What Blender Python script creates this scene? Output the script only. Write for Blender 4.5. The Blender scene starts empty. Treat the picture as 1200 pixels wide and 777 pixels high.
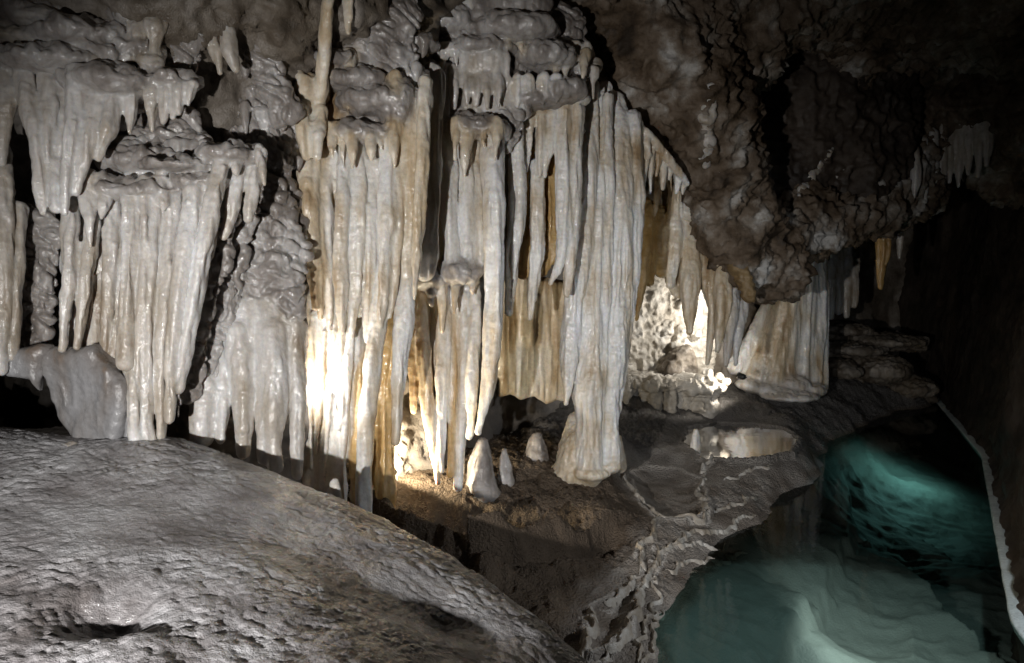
import bpy, math
import numpy as np
from mathutils import Vector

# ------------------------------------------------------------------ camera, world, lights, exposure
sc = bpy.context.scene
C = sc.collection
W0, H0, FPX = 1200.0, 777.0, 890.0
CAM = np.array([0.0, 0.0, 1.6]); PITCH = math.radians(6.0)
RGT = np.array([1.0, 0, 0]); FWD = np.array([0, math.cos(PITCH), -math.sin(PITCH)])
UPV = np.array([0, math.sin(PITCH), math.cos(PITCH)])
cam_data = bpy.data.cameras.new('camera'); cam = bpy.data.objects.new('camera', cam_data); C.objects.link(cam)
cam.location = CAM; cam.rotation_euler = (math.radians(90) - PITCH, 0, 0)
cam_data.sensor_width = 36; cam_data.lens = 36 * FPX / W0
cam_data.clip_start = 0.02; cam_data.clip_end = 200
sc.camera = cam

def P(px, py, d):
    """picture position and distance along the view axis -> place in the cave"""
    return CAM + d * ((px - W0/2)/FPX * RGT + FWD + (H0/2 - py)/FPX * UPV)
def G(px, py, z=0.0):
    """picture position -> the spot on the level z"""
    r = (px - W0/2)/FPX * RGT + FWD + (H0/2 - py)/FPX * UPV
    return CAM + (z - CAM[2]) / r[2] * r

world = bpy.data.worlds.new('World'); sc.world = world; world.use_nodes = True
bg = world.node_tree.nodes['Background']; bg.inputs[0].default_value = (0.8, 0.85, 1.0, 1); bg.inputs[1].default_value = 0.004

def aim(o, target):
    o.rotation_euler = (Vector(target) - o.location).to_track_quat('-Z', 'Y').to_euler()
def spot(name, loc, target, energy, color, radius=0.03, angle=150, blend=0.6):
    l = bpy.data.lights.new(name, 'SPOT'); l.energy = energy; l.color = color
    l.shadow_soft_size = radius; l.spot_size = math.radians(angle); l.spot_blend = blend
    o = bpy.data.objects.new(name, l); C.objects.link(o); o.location = loc; aim(o, target); return o

KEY_POS = np.array([-1.05, -0.05, 1.20])
spot('path_light_key', KEY_POS, P(460, 450, 3.8), 440, (0.985, 0.97, 0.96), 0.03, 73, 0.85)
SIDE_POS = np.array([1.80, 2.3, 1.15])
spot('walkway_light', SIDE_POS, P(840, 640, 4.2), 60, (0.86, 0.92, 1.0), 0.03, 118, 0.6)
LAMP_A = P(461, 549, 3.95)
LAMP_B = P(344, 455, 3.45)
LAMP_C = P(864, 440, 6.28)
LAMP_F = P(850, 372, 6.40)
spot('niche_light', LAMP_A, P(490, 500, 4.10), 40, (1.0, 0.86, 0.62), 0.02, 178, 0.2)
spot('column_light', LAMP_B, P(392, 420, 3.66), 11, (1.0, 0.96, 0.90), 0.025, 170, 0.4)
spot('alcove_light', LAMP_C, P(800, 425, 6.7), 15, (1.0, 0.94, 0.84), 0.025, 150, 0.3)
spot('alcove_light_high', LAMP_F, P(765, 385, 6.9), 26, (1.0, 0.96, 0.89), 0.025, 150, 0.5)
LAMP_D = np.array([1.72, 3.40, -0.05])
LAMP_E = np.array([3.38, 6.15, -0.03])
spot('pool_light', LAMP_D, (1.74, 3.60, -0.6), 10, (0.96, 1.0, 0.98), 0.03, 160, 0.8)
spot('pool_light_far', LAMP_E, (3.15, 6.15, -0.5), 6, (0.42, 0.92, 0.90), 0.05, 168, 0.7)

vs = sc.view_settings; vs.view_transform = 'Standard'; vs.look = 'None'; vs.exposure = 0.0; vs.gamma = 1.0
vs.use_curve_mapping = False
sc.render.engine = 'CYCLES'
cy = sc.cycles; cy.use_denoising = True; cy.max_bounces = 8; cy.diffuse_bounces = 4; cy.glossy_bounces = 3
cy.transmission_bounces = 6; cy.caustics_reflective = False; cy.caustics_refractive = False; cy.sample_clamp_indirect = 4

# ------------------------------------------------------------------ noise
rng = np.random.default_rng(7)
TAB = (rng.random((64, 64, 64)) * 2 - 1).astype(np.float32)
def vn(p):
    i = np.floor(p); f = (p - i).astype(np.float32); i = i.astype(np.int32)
    u = f*f*f*(f*(f*6 - 15) + 10)
    x0, y0, z0 = i[..., 0] & 63, i[..., 1] & 63, i[..., 2] & 63
    x1, y1, z1 = (x0+1) & 63, (y0+1) & 63, (z0+1) & 63
    ux, uy, uz = u[..., 0], u[..., 1], u[..., 2]
    def L(a, b, t): return a + (b - a)*t
    return L(L(L(TAB[x0,y0,z0], TAB[x1,y0,z0], ux), L(TAB[x0,y1,z0], TAB[x1,y1,z0], ux), uy),
             L(L(TAB[x0,y0,z1], TAB[x1,y0,z1], ux), L(TAB[x0,y1,z1], TAB[x1,y1,z1], ux), uy), uz)
def sn(p, s, off=0.0):
    return vn(p * np.asarray(s, dtype=np.float32) + off)
def billow(p, s, off=0.0):                       # round knobs with sharp creases
    return 1 - 2*np.abs(sn(p, s, off)) if False else 2*np.sqrt(np.abs(sn(p, s, off))) - 1
def ridge(p, s, off=0.0):
    return 1 - 2*np.abs(sn(p, s, off))

def sstep(a, b, x):
    t = np.clip((x - a)/(b - a), 0, 1); return t*t*(3 - 2*t)

ROT = np.array([[.83, .30, .47], [-.42, .89, .17], [-.37, -.34, .866]], np.float32)
def disp(style, p, n):
    up = np.clip(n[:, 2], 0, 1)
    if style == 'drip':
        side = 1 - np.abs(n[:, 2])
        rough = sstep(-.25, .35, sn(p, 3.1, 77))
        d = 0.006*sn(p, (24, 24, 2.6)) + 0.0062*sn(p, (58, 58, 4.5), 9)*side + 0.003*sn(p, (95, 95, 9), 19)*side + 0.0016*sn(p, (22, 22, 95), 3)*side
        d += 0.0035*sn(p, 14, 21) + 0.0016*sn(p, 37, 23) + up*(0.008*billow(p, (22, 22, 30), 5) + 0.004*billow(p, 52, 8))
        d += rough*(0.0020*billow(p, 48, 14) + 0.0012*sn(p, 85, 15))
        return d
    if style == 'apron':
        q = p.copy(); q[:, 0] += 0.035*sn(p, 6, 40); q = q @ ROT
        return (disp('drip', p, n) + (0.45 + .8*up)*(0.013*billow(q, (15, 15, 24), 5) + 0.008*billow(q, (34, 34, 44), 8)) + 0.010*sn(p, (16, 16, 4), 6) + 0.012*sn(p, 6, 66))
    if style == 'scallop':
        q = p.copy(); q[:, 2] += 0.03*sn(p, 7); q[:, 0] += 0.035*sn(p, 6, 40); q = q @ ROT
        return 0.020*billow(q, (15, 15, 24), 2) + 0.007*billow(q, (34, 34, 46), 11) + 0.012*sn(p, 5, 3)
    if style == 'rock':
        return (0.075*sn(p, 3.2, 1) + 0.035*ridge(p, 6, 4) + 0.030*ridge(p, 13, 7) + 0.022*sn(p, 24, 2)
                + 0.018*sn(p, 46, 6) + 0.012*sn(p, 80, 9))
    if style == 'popcorn':
        return (0.05*sn(p, 4, 1) + 0.035*ridge(p, 9, 4) + 0.022*billow(p, 20, 7) + 0.014*billow(p, 45, 6))
    if style == 'smooth':
        return 0.05*sn(p, 2.5, 1) + 0.015*sn(p, 7, 3) + 0.004*sn(p, 30, 8)
    if style == 'rubble':
        return 0.02*sn(p, 6, 1) + 0.02*ridge(p, 16, 4) + 0.012*sn(p, 40, 2)
    if style == 'block':
        return 0.010*sn(p, 4, 1) + 0.007*ridge(p, 6, 4) + 0.005*ridge(p, 18, 7) + 0.003*sn(p, 45, 2)
    return np.zeros(len(p), np.float32)

# ------------------------------------------------------------------ materials
MATS = {}
def calcite(name, cols, streak=(9, 9, 1.1), rough=(0.3, 0.65), bump=0.3, fine=170.0, medium=38.0, translucent=0.0, coat=1.0, spec=0.5, gloss_scale=40, sss=0.0, medw=1.6, dist=0.006):
    m = bpy.data.materials.new(name); m.use_nodes = True; nt = m.node_tree; N = nt.nodes; L = nt.links
    b = N['Principled BSDF']; out = N['Material Output']
    geo = N.new('ShaderNodeNewGeometry')
    mp = N.new('ShaderNodeMapping'); mp.inputs['Scale'].default_value = streak; L.new(geo.outputs['Position'], mp.inputs['Vector'])
    n1 = N.new('ShaderNodeTexNoise'); n1.inputs['Scale'].default_value = 1; n1.inputs['Detail'].default_value = 6; n1.inputs['Roughness'].default_value = 0.6
    L.new(mp.outputs[0], n1.inputs['Vector'])
    n2 = N.new('ShaderNodeTexNoise'); n2.inputs['Scale'].default_value = 2.6; n2.inputs['Detail'].default_value = 5
    L.new(geo.outputs['Position'], n2.inputs['Vector'])
    mixn = N.new('ShaderNodeMath'); mixn.operation = 'MULTIPLY_ADD'; mixn.inputs[1].default_value = 0.55
    L.new(n1.outputs[0], mixn.inputs[0])
    m2 = N.new('ShaderNodeMath'); m2.operation = 'MULTIPLY'; m2.inputs[1].default_value = 0.45; L.new(n2.outputs[0], m2.inputs[0]); L.new(m2.outputs[0], mixn.inputs[2])
    cr = N.new('ShaderNodeValToRGB'); el = cr.color_ramp.elements
    while len(el) < len(cols): el.new(0.5)
    for i, (pos, c) in enumerate(cols): el[i].position = pos; el[i].color = (*c, 1)
    L.new(mixn.outputs[0], cr.inputs[0])
    n5 = N.new('ShaderNodeTexNoise'); n5.inputs['Scale'].default_value = 60; n5.inputs['Detail'].default_value = 4
    L.new(geo.outputs['Position'], n5.inputs['Vector'])
    mr5 = N.new('ShaderNodeMapRange'); mr5.inputs[1].default_value = 0.3; mr5.inputs[2].default_value = 0.7; mr5.inputs[3].default_value = 0.86; mr5.inputs[4].default_value = 1.07
    L.new(n5.outputs[0], mr5.inputs[0])
    mx = N.new('ShaderNodeMix'); mx.data_type = 'RGBA'; mx.blend_type = 'MULTIPLY'; mx.inputs[0].default_value = 1
    L.new(cr.outputs[0], mx.inputs[6]); L.new(mr5.outputs[0], mx.inputs[7])
    L.new(mx.outputs[2], b.inputs['Base Color'])
    n3 = N.new('ShaderNodeTexNoise'); n3.inputs['Scale'].default_value = fine; n3.inputs['Detail'].default_value = 3
    L.new(geo.outputs['Position'], n3.inputs['Vector'])
    n4 = N.new('ShaderNodeTexNoise'); n4.inputs['Scale'].default_value = medium; n4.inputs['Detail'].default_value = 4
    L.new(geo.outputs['Position'], n4.inputs['Vector'])
    ad = N.new('ShaderNodeMath'); ad.operation = 'MULTIPLY_ADD'; ad.inputs[1].default_value = medw; L.new(n4.outputs[0], ad.inputs[0]); L.new(n3.outputs[0], ad.inputs[2])
    bp = N.new('ShaderNodeBump'); bp.inputs['Strength'].default_value = bump; bp.inputs['Distance'].default_value = dist
    L.new(ad.outputs[0], bp.inputs['Height']); L.new(bp.outputs[0], b.inputs['Normal'])
    n6 = N.new('ShaderNodeTexNoise'); n6.inputs['Scale'].default_value = gloss_scale*0.15; n6.inputs['Detail'].default_value = 5; L.new(geo.outputs['Position'], n6.inputs['Vector'])
    mr = N.new('ShaderNodeMapRange'); mr.inputs[1].default_value = 0.35; mr.inputs[2].default_value = 0.65
    mr.inputs[3].default_value = rough[0]; mr.inputs[4].default_value = rough[1]
    L.new(n6.outputs[0], mr.inputs[0]); L.new(mr.outputs[0], b.inputs['Roughness'])
    b.inputs['Specular IOR Level'].default_value = spec
    b.inputs['Coat Roughness'].default_value = 0.10
    n8 = N.new('ShaderNodeTexNoise'); n8.inputs['Scale'].default_value = 9; n8.inputs['Detail'].default_value = 4; L.new(geo.outputs['Position'], n8.inputs['Vector'])
    m8 = N.new('ShaderNodeMapRange'); m8.inputs[1].default_value = 0.42; m8.inputs[2].default_value = 0.54; m8.inputs[3].default_value = coat*.25; m8.inputs[4].default_value = coat
    L.new(n8.outputs[0], m8.inputs[0]); L.new(m8.outputs[0], b.inputs['Coat Weight'])
    n7 = N.new('ShaderNodeTexNoise'); n7.inputs['Scale'].default_value = 75; n7.inputs['Detail'].default_value = 1; L.new(geo.outputs['Position'], n7.inputs['Vector'])
    bc = N.new('ShaderNodeBump'); bc.inputs['Strength'].default_value = 1.0; bc.inputs['Distance'].default_value = 0.0045; L.new(n7.outputs[0], bc.inputs['Height']); L.new(bp.outputs[0], bc.inputs['Normal'])
    L.new(bc.outputs[0], b.inputs['Coat Normal'])
    if sss > 0:
        b.inputs['Subsurface Weight'].default_value = sss; b.inputs['Subsurface Scale'].default_value = 0.02
        b.inputs['Subsurface Radius'].default_value = (1.0, 0.62, 0.34)
    if translucent > 0:
        t = N.new('ShaderNodeBsdfTranslucent'); L.new(mx.outputs[2], t.inputs[0])
        ms = N.new('ShaderNodeMixShader'); ms.inputs[0].default_value = translucent
        L.new(b.outputs[0], ms.inputs[1]); L.new(t.outputs[0], ms.inputs[2]); L.new(ms.outputs[0], out.inputs[0])
    MATS[name] = m; return m

calcite('grey_calcite', [(0.37, (.25,.19,.13)), (0.44, (.44,.39,.325)), (0.52, (.55,.515,.475)), (0.62, (.66,.645,.625))], sss=0.45)
calcite('cream_calcite', [(0.38, (.30,.19,.09)), (0.455, (.52,.41,.27)), (0.53, (.64,.56,.44)), (0.62, (.70,.67,.61))], sss=0.4)
calcite('white_calcite', [(0.37, (.36,.25,.14)), (0.44, (.58,.50,.39)), (0.52, (.70,.67,.62)), (0.62, (.76,.75,.74))], sss=0.4)
calcite('ochre_calcite', [(0.30, (.22,.11,.03)), (0.45, (.42,.25,.08)), (0.58, (.55,.38,.17)), (0.72, (.62,.50,.30))], translucent=0.2, sss=0.4)
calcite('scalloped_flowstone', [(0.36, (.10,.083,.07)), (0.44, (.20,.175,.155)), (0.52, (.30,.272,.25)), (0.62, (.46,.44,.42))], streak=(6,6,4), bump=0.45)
calcite('mound_flowstone', [(0.36, (.13,.115,.11)), (0.45, (.255,.24,.24)), (0.53, (.36,.348,.35)), (0.63, (.52,.515,.52))], streak=(5,5,5), bump=0.55, fine=240, medium=70, rough=(0.2,0.55), coat=1.0, medw=2.2)
calcite('brown_rock', [(0.36, (.03,.020,.012)), (0.44, (.095,.065,.040)), (0.51, (.16,.12,.085)), (0.57, (.27,.235,.195)), (0.62, (.46,.44,.41))], streak=(5,5,5), bump=0.8, fine=120, rough=(0.5,0.85), coat=0.0, spec=0.3)
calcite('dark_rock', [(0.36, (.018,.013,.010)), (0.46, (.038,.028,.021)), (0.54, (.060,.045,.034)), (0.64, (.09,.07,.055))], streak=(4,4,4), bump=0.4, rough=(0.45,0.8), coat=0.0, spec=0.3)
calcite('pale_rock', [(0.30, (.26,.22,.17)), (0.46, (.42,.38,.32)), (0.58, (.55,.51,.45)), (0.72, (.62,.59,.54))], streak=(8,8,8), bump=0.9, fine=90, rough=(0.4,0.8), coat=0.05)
calcite('block_stone', [(0.34, (.17,.10,.05)), (0.42, (.19,.17,.155)), (0.53, (.25,.245,.245)), (0.64, (.33,.33,.34))], streak=(7,7,2), bump=0.4, rough=(0.12,0.4), coat=0.5)
calcite('teal_lit_crust', [(0.30, (.50,.56,.54)), (0.5, (.66,.73,.71)), (0.7, (.74,.80,.78))], bump=0.5)  # pale teal base colour stands in for light along the waterline

PALETTE = ['grey_calcite', 'cream_calcite', 'white_calcite', 'ochre_calcite', 'scalloped_flowstone']
def blended_dripstone():
    m = calcite('dripstone', [(0, (0, 0, 0)), (1, (1, 1, 1))], sss=0.45); nt = m.node_tree; N = nt.nodes; L = nt.links
    cr = [n for n in N if n.type == 'VALTORGB'][0]; src = cr.inputs[0].links[0].from_socket; users = [l.to_socket for l in cr.outputs[0].links]
    def ramp(name):
        r = N.new('ShaderNodeValToRGB'); o = [n for n in MATS[name].node_tree.nodes if n.type == 'VALTORGB'][0].color_ramp.elements; e = r.color_ramp.elements
        while len(e) < len(o): e.new(.5)
        for a, b in zip(e, o): a.position = b.position; a.color = b.color
        L.new(src, r.inputs[0]); return r.outputs[0]
    cur = ramp(PALETTE[0])
    for name in PALETTE[1:]:
        a = N.new('ShaderNodeAttribute'); a.attribute_name = 'w_' + name.split('_')[0]
        x = N.new('ShaderNodeMix'); x.data_type = 'RGBA'; L.new(a.outputs['Fac'], x.inputs[0]); L.new(cur, x.inputs[6]); L.new(ramp(name), x.inputs[7]); cur = x.outputs[2]
    for u in users: L.new(cur, u)
blended_dripstone()

# ------------------------------------------------------------------ meshing
def surface_nets(f, o, h):
    s = f < 0
    c = np.zeros(tuple(k-1 for k in f.shape), np.int8)
    for a in (0, 1):
        for b in (0, 1):
            for d in (0, 1):
                c += s[a:s.shape[0]-1+a, b:s.shape[1]-1+b, d:s.shape[2]-1+d]
    act = (c > 0) & (c < 8)
    ai = np.argwhere(act); n = len(ai)
    acc = np.zeros((n, 3), np.float32); cnt = np.zeros(n, np.float32)
    cor = [(a, b, d) for a in (0, 1) for b in (0, 1) for d in (0, 1)]
    fv = {k: f[ai[:, 0]+k[0], ai[:, 1]+k[1], ai[:, 2]+k[2]] for k in cor}
    for k in cor:
        for ax in range(3):
            if k[ax] == 0:
                k2 = list(k); k2[ax] = 1; k2 = tuple(k2)
                fa, fb = fv[k], fv[k2]; m = (fa < 0) != (fb < 0)
                t = (fa[m]/(fa[m]-fb[m]))[:, None]
                acc[m] += np.array(k, np.float32) + t*(np.array(k2, np.float32)-np.array(k, np.float32)); cnt[m] += 1
    v = (ai + acc/cnt[:, None])*h + o
    idx = -np.ones(act.shape, np.int32); idx[act] = np.arange(n)
    quads = []
    for ax in range(3):
        sl0 = [slice(1, -1)]*3; sl1 = [slice(1, -1)]*3; sl0[ax] = slice(0, -1); sl1[ax] = slice(1, None)
        s0, s1 = s[tuple(sl0)], s[tuple(sl1)]
        e = np.argwhere(s0 != s1)
        flip = s0[tuple(e.T)]
        e = e + 1; e[:, ax] -= 1
        u, w = (ax+1) % 3, (ax+2) % 3
        def cell(du, dw):
            q = e.copy(); q[:, u] += du; q[:, w] += dw; return idx[q[:, 0], q[:, 1], q[:, 2]]
        q = np.stack([cell(-1, -1), cell(0, -1), cell(0, 0), cell(-1, 0)], 1)
        q[~flip] = q[~flip][:, ::-1]
        quads.append(q)
    return v.astype(np.float32), np.concatenate(quads), ai

def vnormals(v, q):
    a = v[q[:, 2]] - v[q[:, 0]]; b = v[q[:, 3]] - v[q[:, 1]]
    fn = np.cross(a, b); n = np.zeros_like(v)
    for k in range(4):
        for c in range(3): n[:, c] += np.bincount(q[:, k], fn[:, c], len(v))
    return n/np.maximum(np.linalg.norm(n, axis=1, keepdims=True), 1e-12)

def make_mesh(name, v, q, mat, normals=None, attrs=None):
    me = bpy.data.meshes.new(name)
    me.vertices.add(len(v)); me.vertices.foreach_set('co', np.ascontiguousarray(v, np.float32).ravel())
    k = q.shape[1]
    me.loops.add(q.size); me.loops.foreach_set('vertex_index', np.ascontiguousarray(q, np.int32).ravel())
    me.polygons.add(len(q)); me.polygons.foreach_set('loop_start', np.arange(0, q.size, k, dtype=np.int32))
    me.polygons.foreach_set('use_smooth', np.ones(len(q), bool))
    for an, av in (attrs or {}).items():
        at = me.attributes.new(an, 'FLOAT', 'POINT'); at.data.foreach_set('value', np.ascontiguousarray(av, np.float32))
    me.update(calc_edges=True)
    if normals is not None: me.normals_split_custom_set_from_vertices(normals)
    me.materials.append(MATS[mat] if isinstance(mat, str) else mat)
    return me

def setp(o, label=None, category=None, group=None, kind=None):
    for k, val in (('label', label), ('category', category), ('group', group), ('kind', kind)):
        if val: o[k] = val
    return o
def link(name, data, parent=None, loc=None):
    o = bpy.data.objects.new(name, data); C.objects.link(o)
    if loc is not None: o.location = loc
    if parent is not None: o.parent = parent
    return o

RG = np.random.default_rng(41)
def components(edges, n):
    lab = np.arange(n)
    for _ in range(200):
        old = lab.copy(); m = np.minimum(lab[edges[:, 0]], lab[edges[:, 1]])
        np.minimum.at(lab, edges[:, 0], m); np.minimum.at(lab, edges[:, 1], m)
        for _ in range(4): lab = lab[lab]
        if (lab == old).all(): break
    return lab
def tidy(q, own, n):
    """drop loose crumbs; hand islands of a part to the neighbour they grow on"""
    e = np.concatenate([q[:, [0, 1]], q[:, [1, 2]], q[:, [2, 3]], q[:, [3, 0]]])
    whole = components(e, n); sz = np.bincount(whole, minlength=n); keep = sz[whole] >= max(120, .004*n)
    q = q[keep[q].all(1)]; e = e[keep[e].all(1)]
    for _ in range(2):
        same = own[e[:, 0]] == own[e[:, 1]]; lab = components(e[same], n); sz = np.bincount(lab, minlength=n)
        big = {}
        for l in np.unique(lab[keep]):
            o = own[l]
            if o not in big or sz[l] > sz[big[o]]: big[o] = l
        main = np.isin(lab, list(big.values()))
        x = e[~same]; x = np.concatenate([x, x[:, ::-1]]); x = x[~main[x[:, 0]] & main[x[:, 1]]]
        new = {}
        for a, b in zip(lab[x[:, 0]], own[x[:, 1]]): new.setdefault(int(a), int(b))
        if not new: break
        mp = np.full(n, -1); mp[list(new.keys())] = list(new.values()); t = mp[lab]; own = np.where((t >= 0) & ~main, t, own)
    return q, own
class Form:
    """A fused mass grown from tapered drips, lobes and slabs; every drip keeps its own id so it comes out as its own mesh."""
    def __init__(s, name, label, category, d, vox, k=0.02, style='drip', mat='cream_calcite', group=None, kind=None, amp=1.0, riders=None):
        s.tuck = 0.05*d/3
        s.riders = (3 if style == 'drip' else 0) if riders is None else riders
        s.name, s.label, s.cat, s.d, s.vox, s.k, s.style, s.mat, s.group, s.kind, s.amp = name, label, category, d, vox, k, style, mat, group, kind, amp
        s.pr = []; s.parts = []
    def part(s, name, mat=None, thing=None, style=None):
        s.parts.append((name, mat or s.mat, thing, style or s.style)); return len(s.parts) - 1
    def fin(s, pts, d=None, name='stalactite', e=1.0, mat=None, thing=None, pid=None, style=None):
        d = s.d if d is None else d
        if pid is None: pid = s.part(name, mat, thing, style)
        dd = list(d) if isinstance(d, (list, tuple)) else [d]*len(pts)
        if name == 'stalactite' and thing is None and len(pts) > 1 and s.tuck: dd[0] += s.tuck; pts = [(pts[0][0], pts[0][1] - 5, pts[0][2]*1.1)] + list(pts[1:])
        a = np.array([P(p[0], p[1], z) for p, z in zip(pts, dd)]); r = np.array([p[2]*z/FPX for p, z in zip(pts, dd)])
        s.pr.append(('fin', pid, a, r, e))
        if s.riders and r.max() > 0.018 and len(a) > 1:
            ln = np.concatenate([[0], np.cumsum(np.linalg.norm(np.diff(a, axis=0), axis=1))]); ln /= ln[-1]
            at = lambda t: np.array([np.interp(t, ln, a[:, i]) for i in range(3)])
            for _ in range(s.riders + int(r.max()/0.03)):
                th = RG.uniform(-1.45, 1.45); t0 = RG.uniform(0, .35); t1 = RG.uniform(.5, 1.0); ts = np.linspace(t0, t1, 5)
                rr = np.interp(ts, ln, r); f0 = RG.uniform(.18, .42); dr = RG.uniform(-.35, .35)
                off = np.stack([np.sin(th + dr*(ts - t0))*rr*.86, -np.cos(th + dr*(ts - t0))*rr*.86*e, 0*rr], 1)
                q = np.array([at(t) for t in ts]) + off
                s.pr.append(('fin', pid, q, np.minimum(rr, .05)*f0*np.array([.8, 1, 1, .85, .4]), 1.0))
        return pid
    def fringe(s, x0, x1, y, n, ln, d, w=5, name='stalactite', mat=None, thing=None, slope=0.0):
        n = max(2, int(n*.6))
        for i in range(n):
            x = x0 + (x1 - x0)*(i + RG.uniform(.2, .8))/n; yy = y + slope*(x - x0); l = ln*RG.choice([.4, .6, .9, 1.3, 2.2]); ww = w*RG.uniform(.6, 1.5)
            rid = s.riders; s.riders = 0
            s.fin([(x + RG.uniform(-3, 3), yy - 12, ww*1.7), (x + RG.uniform(-1, 1), yy + l*.4, ww*.8), (x + RG.uniform(-2, 2), yy + l, ww*.3)], d + RG.uniform(-.02, .03), name, 1.0, mat, thing); s.riders = rid
    def blob(s, px, py, d, rx, ry, rd, name='shelf', mat=None, pid=None, style=None, thing=None):
        if pid is None: pid = s.part(name, mat, thing, style)
        s.pr.append(('blob', pid, P(px, py, d), np.array([rx*d/FPX, rd, ry*d/FPX]), 1.0)); return pid
    def prism(s, poly, d, th, name='block', mat=None, tilt=0.0, pid=None, style=None, thing=None, round_=0.012):
        if pid is None: pid = s.part(name, mat, thing, style)
        a = np.array([P(x, y, d) for x, y in poly]); s.pr.append(('prism', pid, a, th, (tilt, round_))); return pid
    def build(s):
        lo = np.full(3, 1e9); hi = -lo; bx = []
        for t, pid, a, r, e in s.pr:
            if t == 'fin':
                m = np.stack([r, r*max(e, .2), r], 1); l, u = (a - m).min(0), (a + m).max(0)
            elif t == 'blob': l, u = a - r, a + r
            else: l, u = a.min(0) - [0.02, r + abs(e[0]) + .05, 0.02], a.max(0) + [0.02, r + abs(e[0]) + .05, 0.02]
            mg = s.k*1.2 + 3*s.vox; bx.append((l - mg, u + mg)); lo = np.minimum(lo, l - mg); hi = np.maximum(hi, u + mg)
        h = s.vox; shp = np.ceil((hi - lo)/h).astype(int) + 2
        F = np.full(shp, 0.5, np.float32); B = np.full(shp, 9.0, np.float32); O = np.zeros(shp, np.int16)
        ax = [lo[i] + h*np.arange(shp[i], dtype=np.float32) for i in range(3)]
        rg = np.random.default_rng(len(s.pr)*13 + 5)
        for (t, pid, a, r, e), (l, u) in zip(s.pr, bx):
            i0 = np.maximum(((l - lo)/h).astype(int), 0); i1 = np.minimum(((u - lo)/h).astype(int) + 2, shp)
            X = ax[0][i0[0]:i1[0]][:, None, None]; Y = ax[1][i0[1]:i1[1]][None, :, None]; Z = ax[2][i0[2]:i1[2]][None, None, :]
            if t == 'fin':
                D = None; ph = rg.random()*50; a = a.astype(np.float32)
                zz = Z.ravel(); n1 = lambda f_, o_: vn(np.stack([zz*f_ + o_, 0*zz + ph, 0*zz + o_], 1)).reshape(1, 1, -1)
                wob = .93 + 0.10*n1(6, 1.3) + 0.04*n1(22, 7.7)
                rm = float(r.mean()); X = X + 0.22*rm*n1(5, 17.1); Y = Y + 0.22*rm*n1(5, 31.9)
                for j in range(len(a) - 1):
                    ab = a[j+1] - a[j]; L2 = float((ab**2).sum())
                    tt = np.clip(((X-a[j,0])*ab[0] + (Y-a[j,1])*ab[1] + (Z-a[j,2])*ab[2])/L2, 0, 1)
                    rr = r[j] + (r[j+1]-r[j])*tt
                    q = np.sqrt((X-a[j,0]-tt*ab[0])**2 + ((Y-a[j,1]-tt*ab[1])/e)**2 + (Z-a[j,2]-tt*ab[2])**2) - rr*wob
                    D = q if D is None else np.minimum(D, q)
            elif t == 'blob':
                x, y, z = X-a[0], Y-a[1], Z-a[2]
                k0 = np.sqrt((x/r[0])**2 + (y/r[1])**2 + (z/r[2])**2); k1 = np.sqrt((x/r[0]**2)**2 + (y/r[1]**2)**2 + (z/r[2]**2)**2)
                D = k0*(k0-1)/np.maximum(k1, 1e-6)
            else:
                px, pz = a[:, 0], a[:, 2]; X2, Z2 = X[:, 0, :], Z[:, 0, :]
                dd = np.full((X2.shape[0], Z2.shape[1]), 1e9); sg = np.ones_like(dd); n = len(a)
                for i in range(n):
                    j = i - 1
                    ex, ez = px[j]-px[i], pz[j]-pz[i]; wx, wz = X2-px[i], Z2-pz[i]
                    tq = np.clip((wx*ex + wz*ez)/(ex*ex+ez*ez), 0, 1)
                    dd = np.minimum(dd, (wx-ex*tq)**2 + (wz-ez*tq)**2)
                    c1 = Z2 >= pz[i]; c2 = Z2 < pz[j]; c3 = ex*wz > ez*wx
                    fl = (c1 & c2 & c3) | (~c1 & ~c2 & ~c3); sg = np.where(fl, -sg, sg)
                d2 = (sg*np.sqrt(dd))[:, None, :]
                cx = px.mean(); yy = np.abs(Y - a[:, 1].mean() - e[0]*(X-cx)/max(np.ptp(px), .01)) - r
                D = np.maximum(d2, yy + 0*d2) 
                D = np.where((d2 > -.03) & (yy > -.03), np.sqrt(np.maximum(d2+.03, 0)**2 + np.maximum(yy+.03, 0)**2) - .03, D)
            D = D.astype(np.float32)
            S = (slice(i0[0], i1[0]), slice(i0[1], i1[1]), slice(i0[2], i1[2]))
            f = F[S]; k = s.k
            hh = np.clip(0.5 + 0.5*(f - D)/k, 0, 1); F[S] = f + (D - f)*hh - k*hh*(1-hh)
            b = B[S]; mk = D < b; O[S] = np.where(mk, pid, O[S]); B[S] = np.where(mk, D, b)
        v, q, ai = surface_nets(F, lo.astype(np.float32), h)
        own = O[ai[:, 0], ai[:, 1], ai[:, 2]]
        q, own = tidy(q, own, len(v))
        n = vnormals(v, q)
        st = np.array([p[3] for p in s.parts]); vst = st[own]
        dv = np.zeros(len(v), np.float32)
        for name in set(st):
            m = vst == name
            if m.any(): dv[m] = disp(name, v[m], n[m])
        # soften the change of texture between neighbours
        cnt = np.bincount(q.ravel(), minlength=len(v)).astype(np.float32)
        for _ in range(3):
            acc = np.bincount(q.ravel(), np.repeat(dv[q].mean(1), 4), len(v)) / np.maximum(cnt, 1)
            if len(set(st)) > 1 : dv = np.where(np.isin(vst, ['scallop', 'popcorn', 'rock']), dv, dv*0.5 + acc*0.5)
        v = v + n*(dv*s.amp)[:, None].astype(np.float32)
        n = vnormals(v, q)
        pw = np.zeros((len(s.parts), len(PALETTE)), np.float32)
        for i, p in enumerate(s.parts):
            if p[1] in PALETTE: pw[i, PALETTE.index(p[1])] = 1
        wv = pw[own]; cn = np.maximum(cnt, 1); qr = q.ravel()
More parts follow.
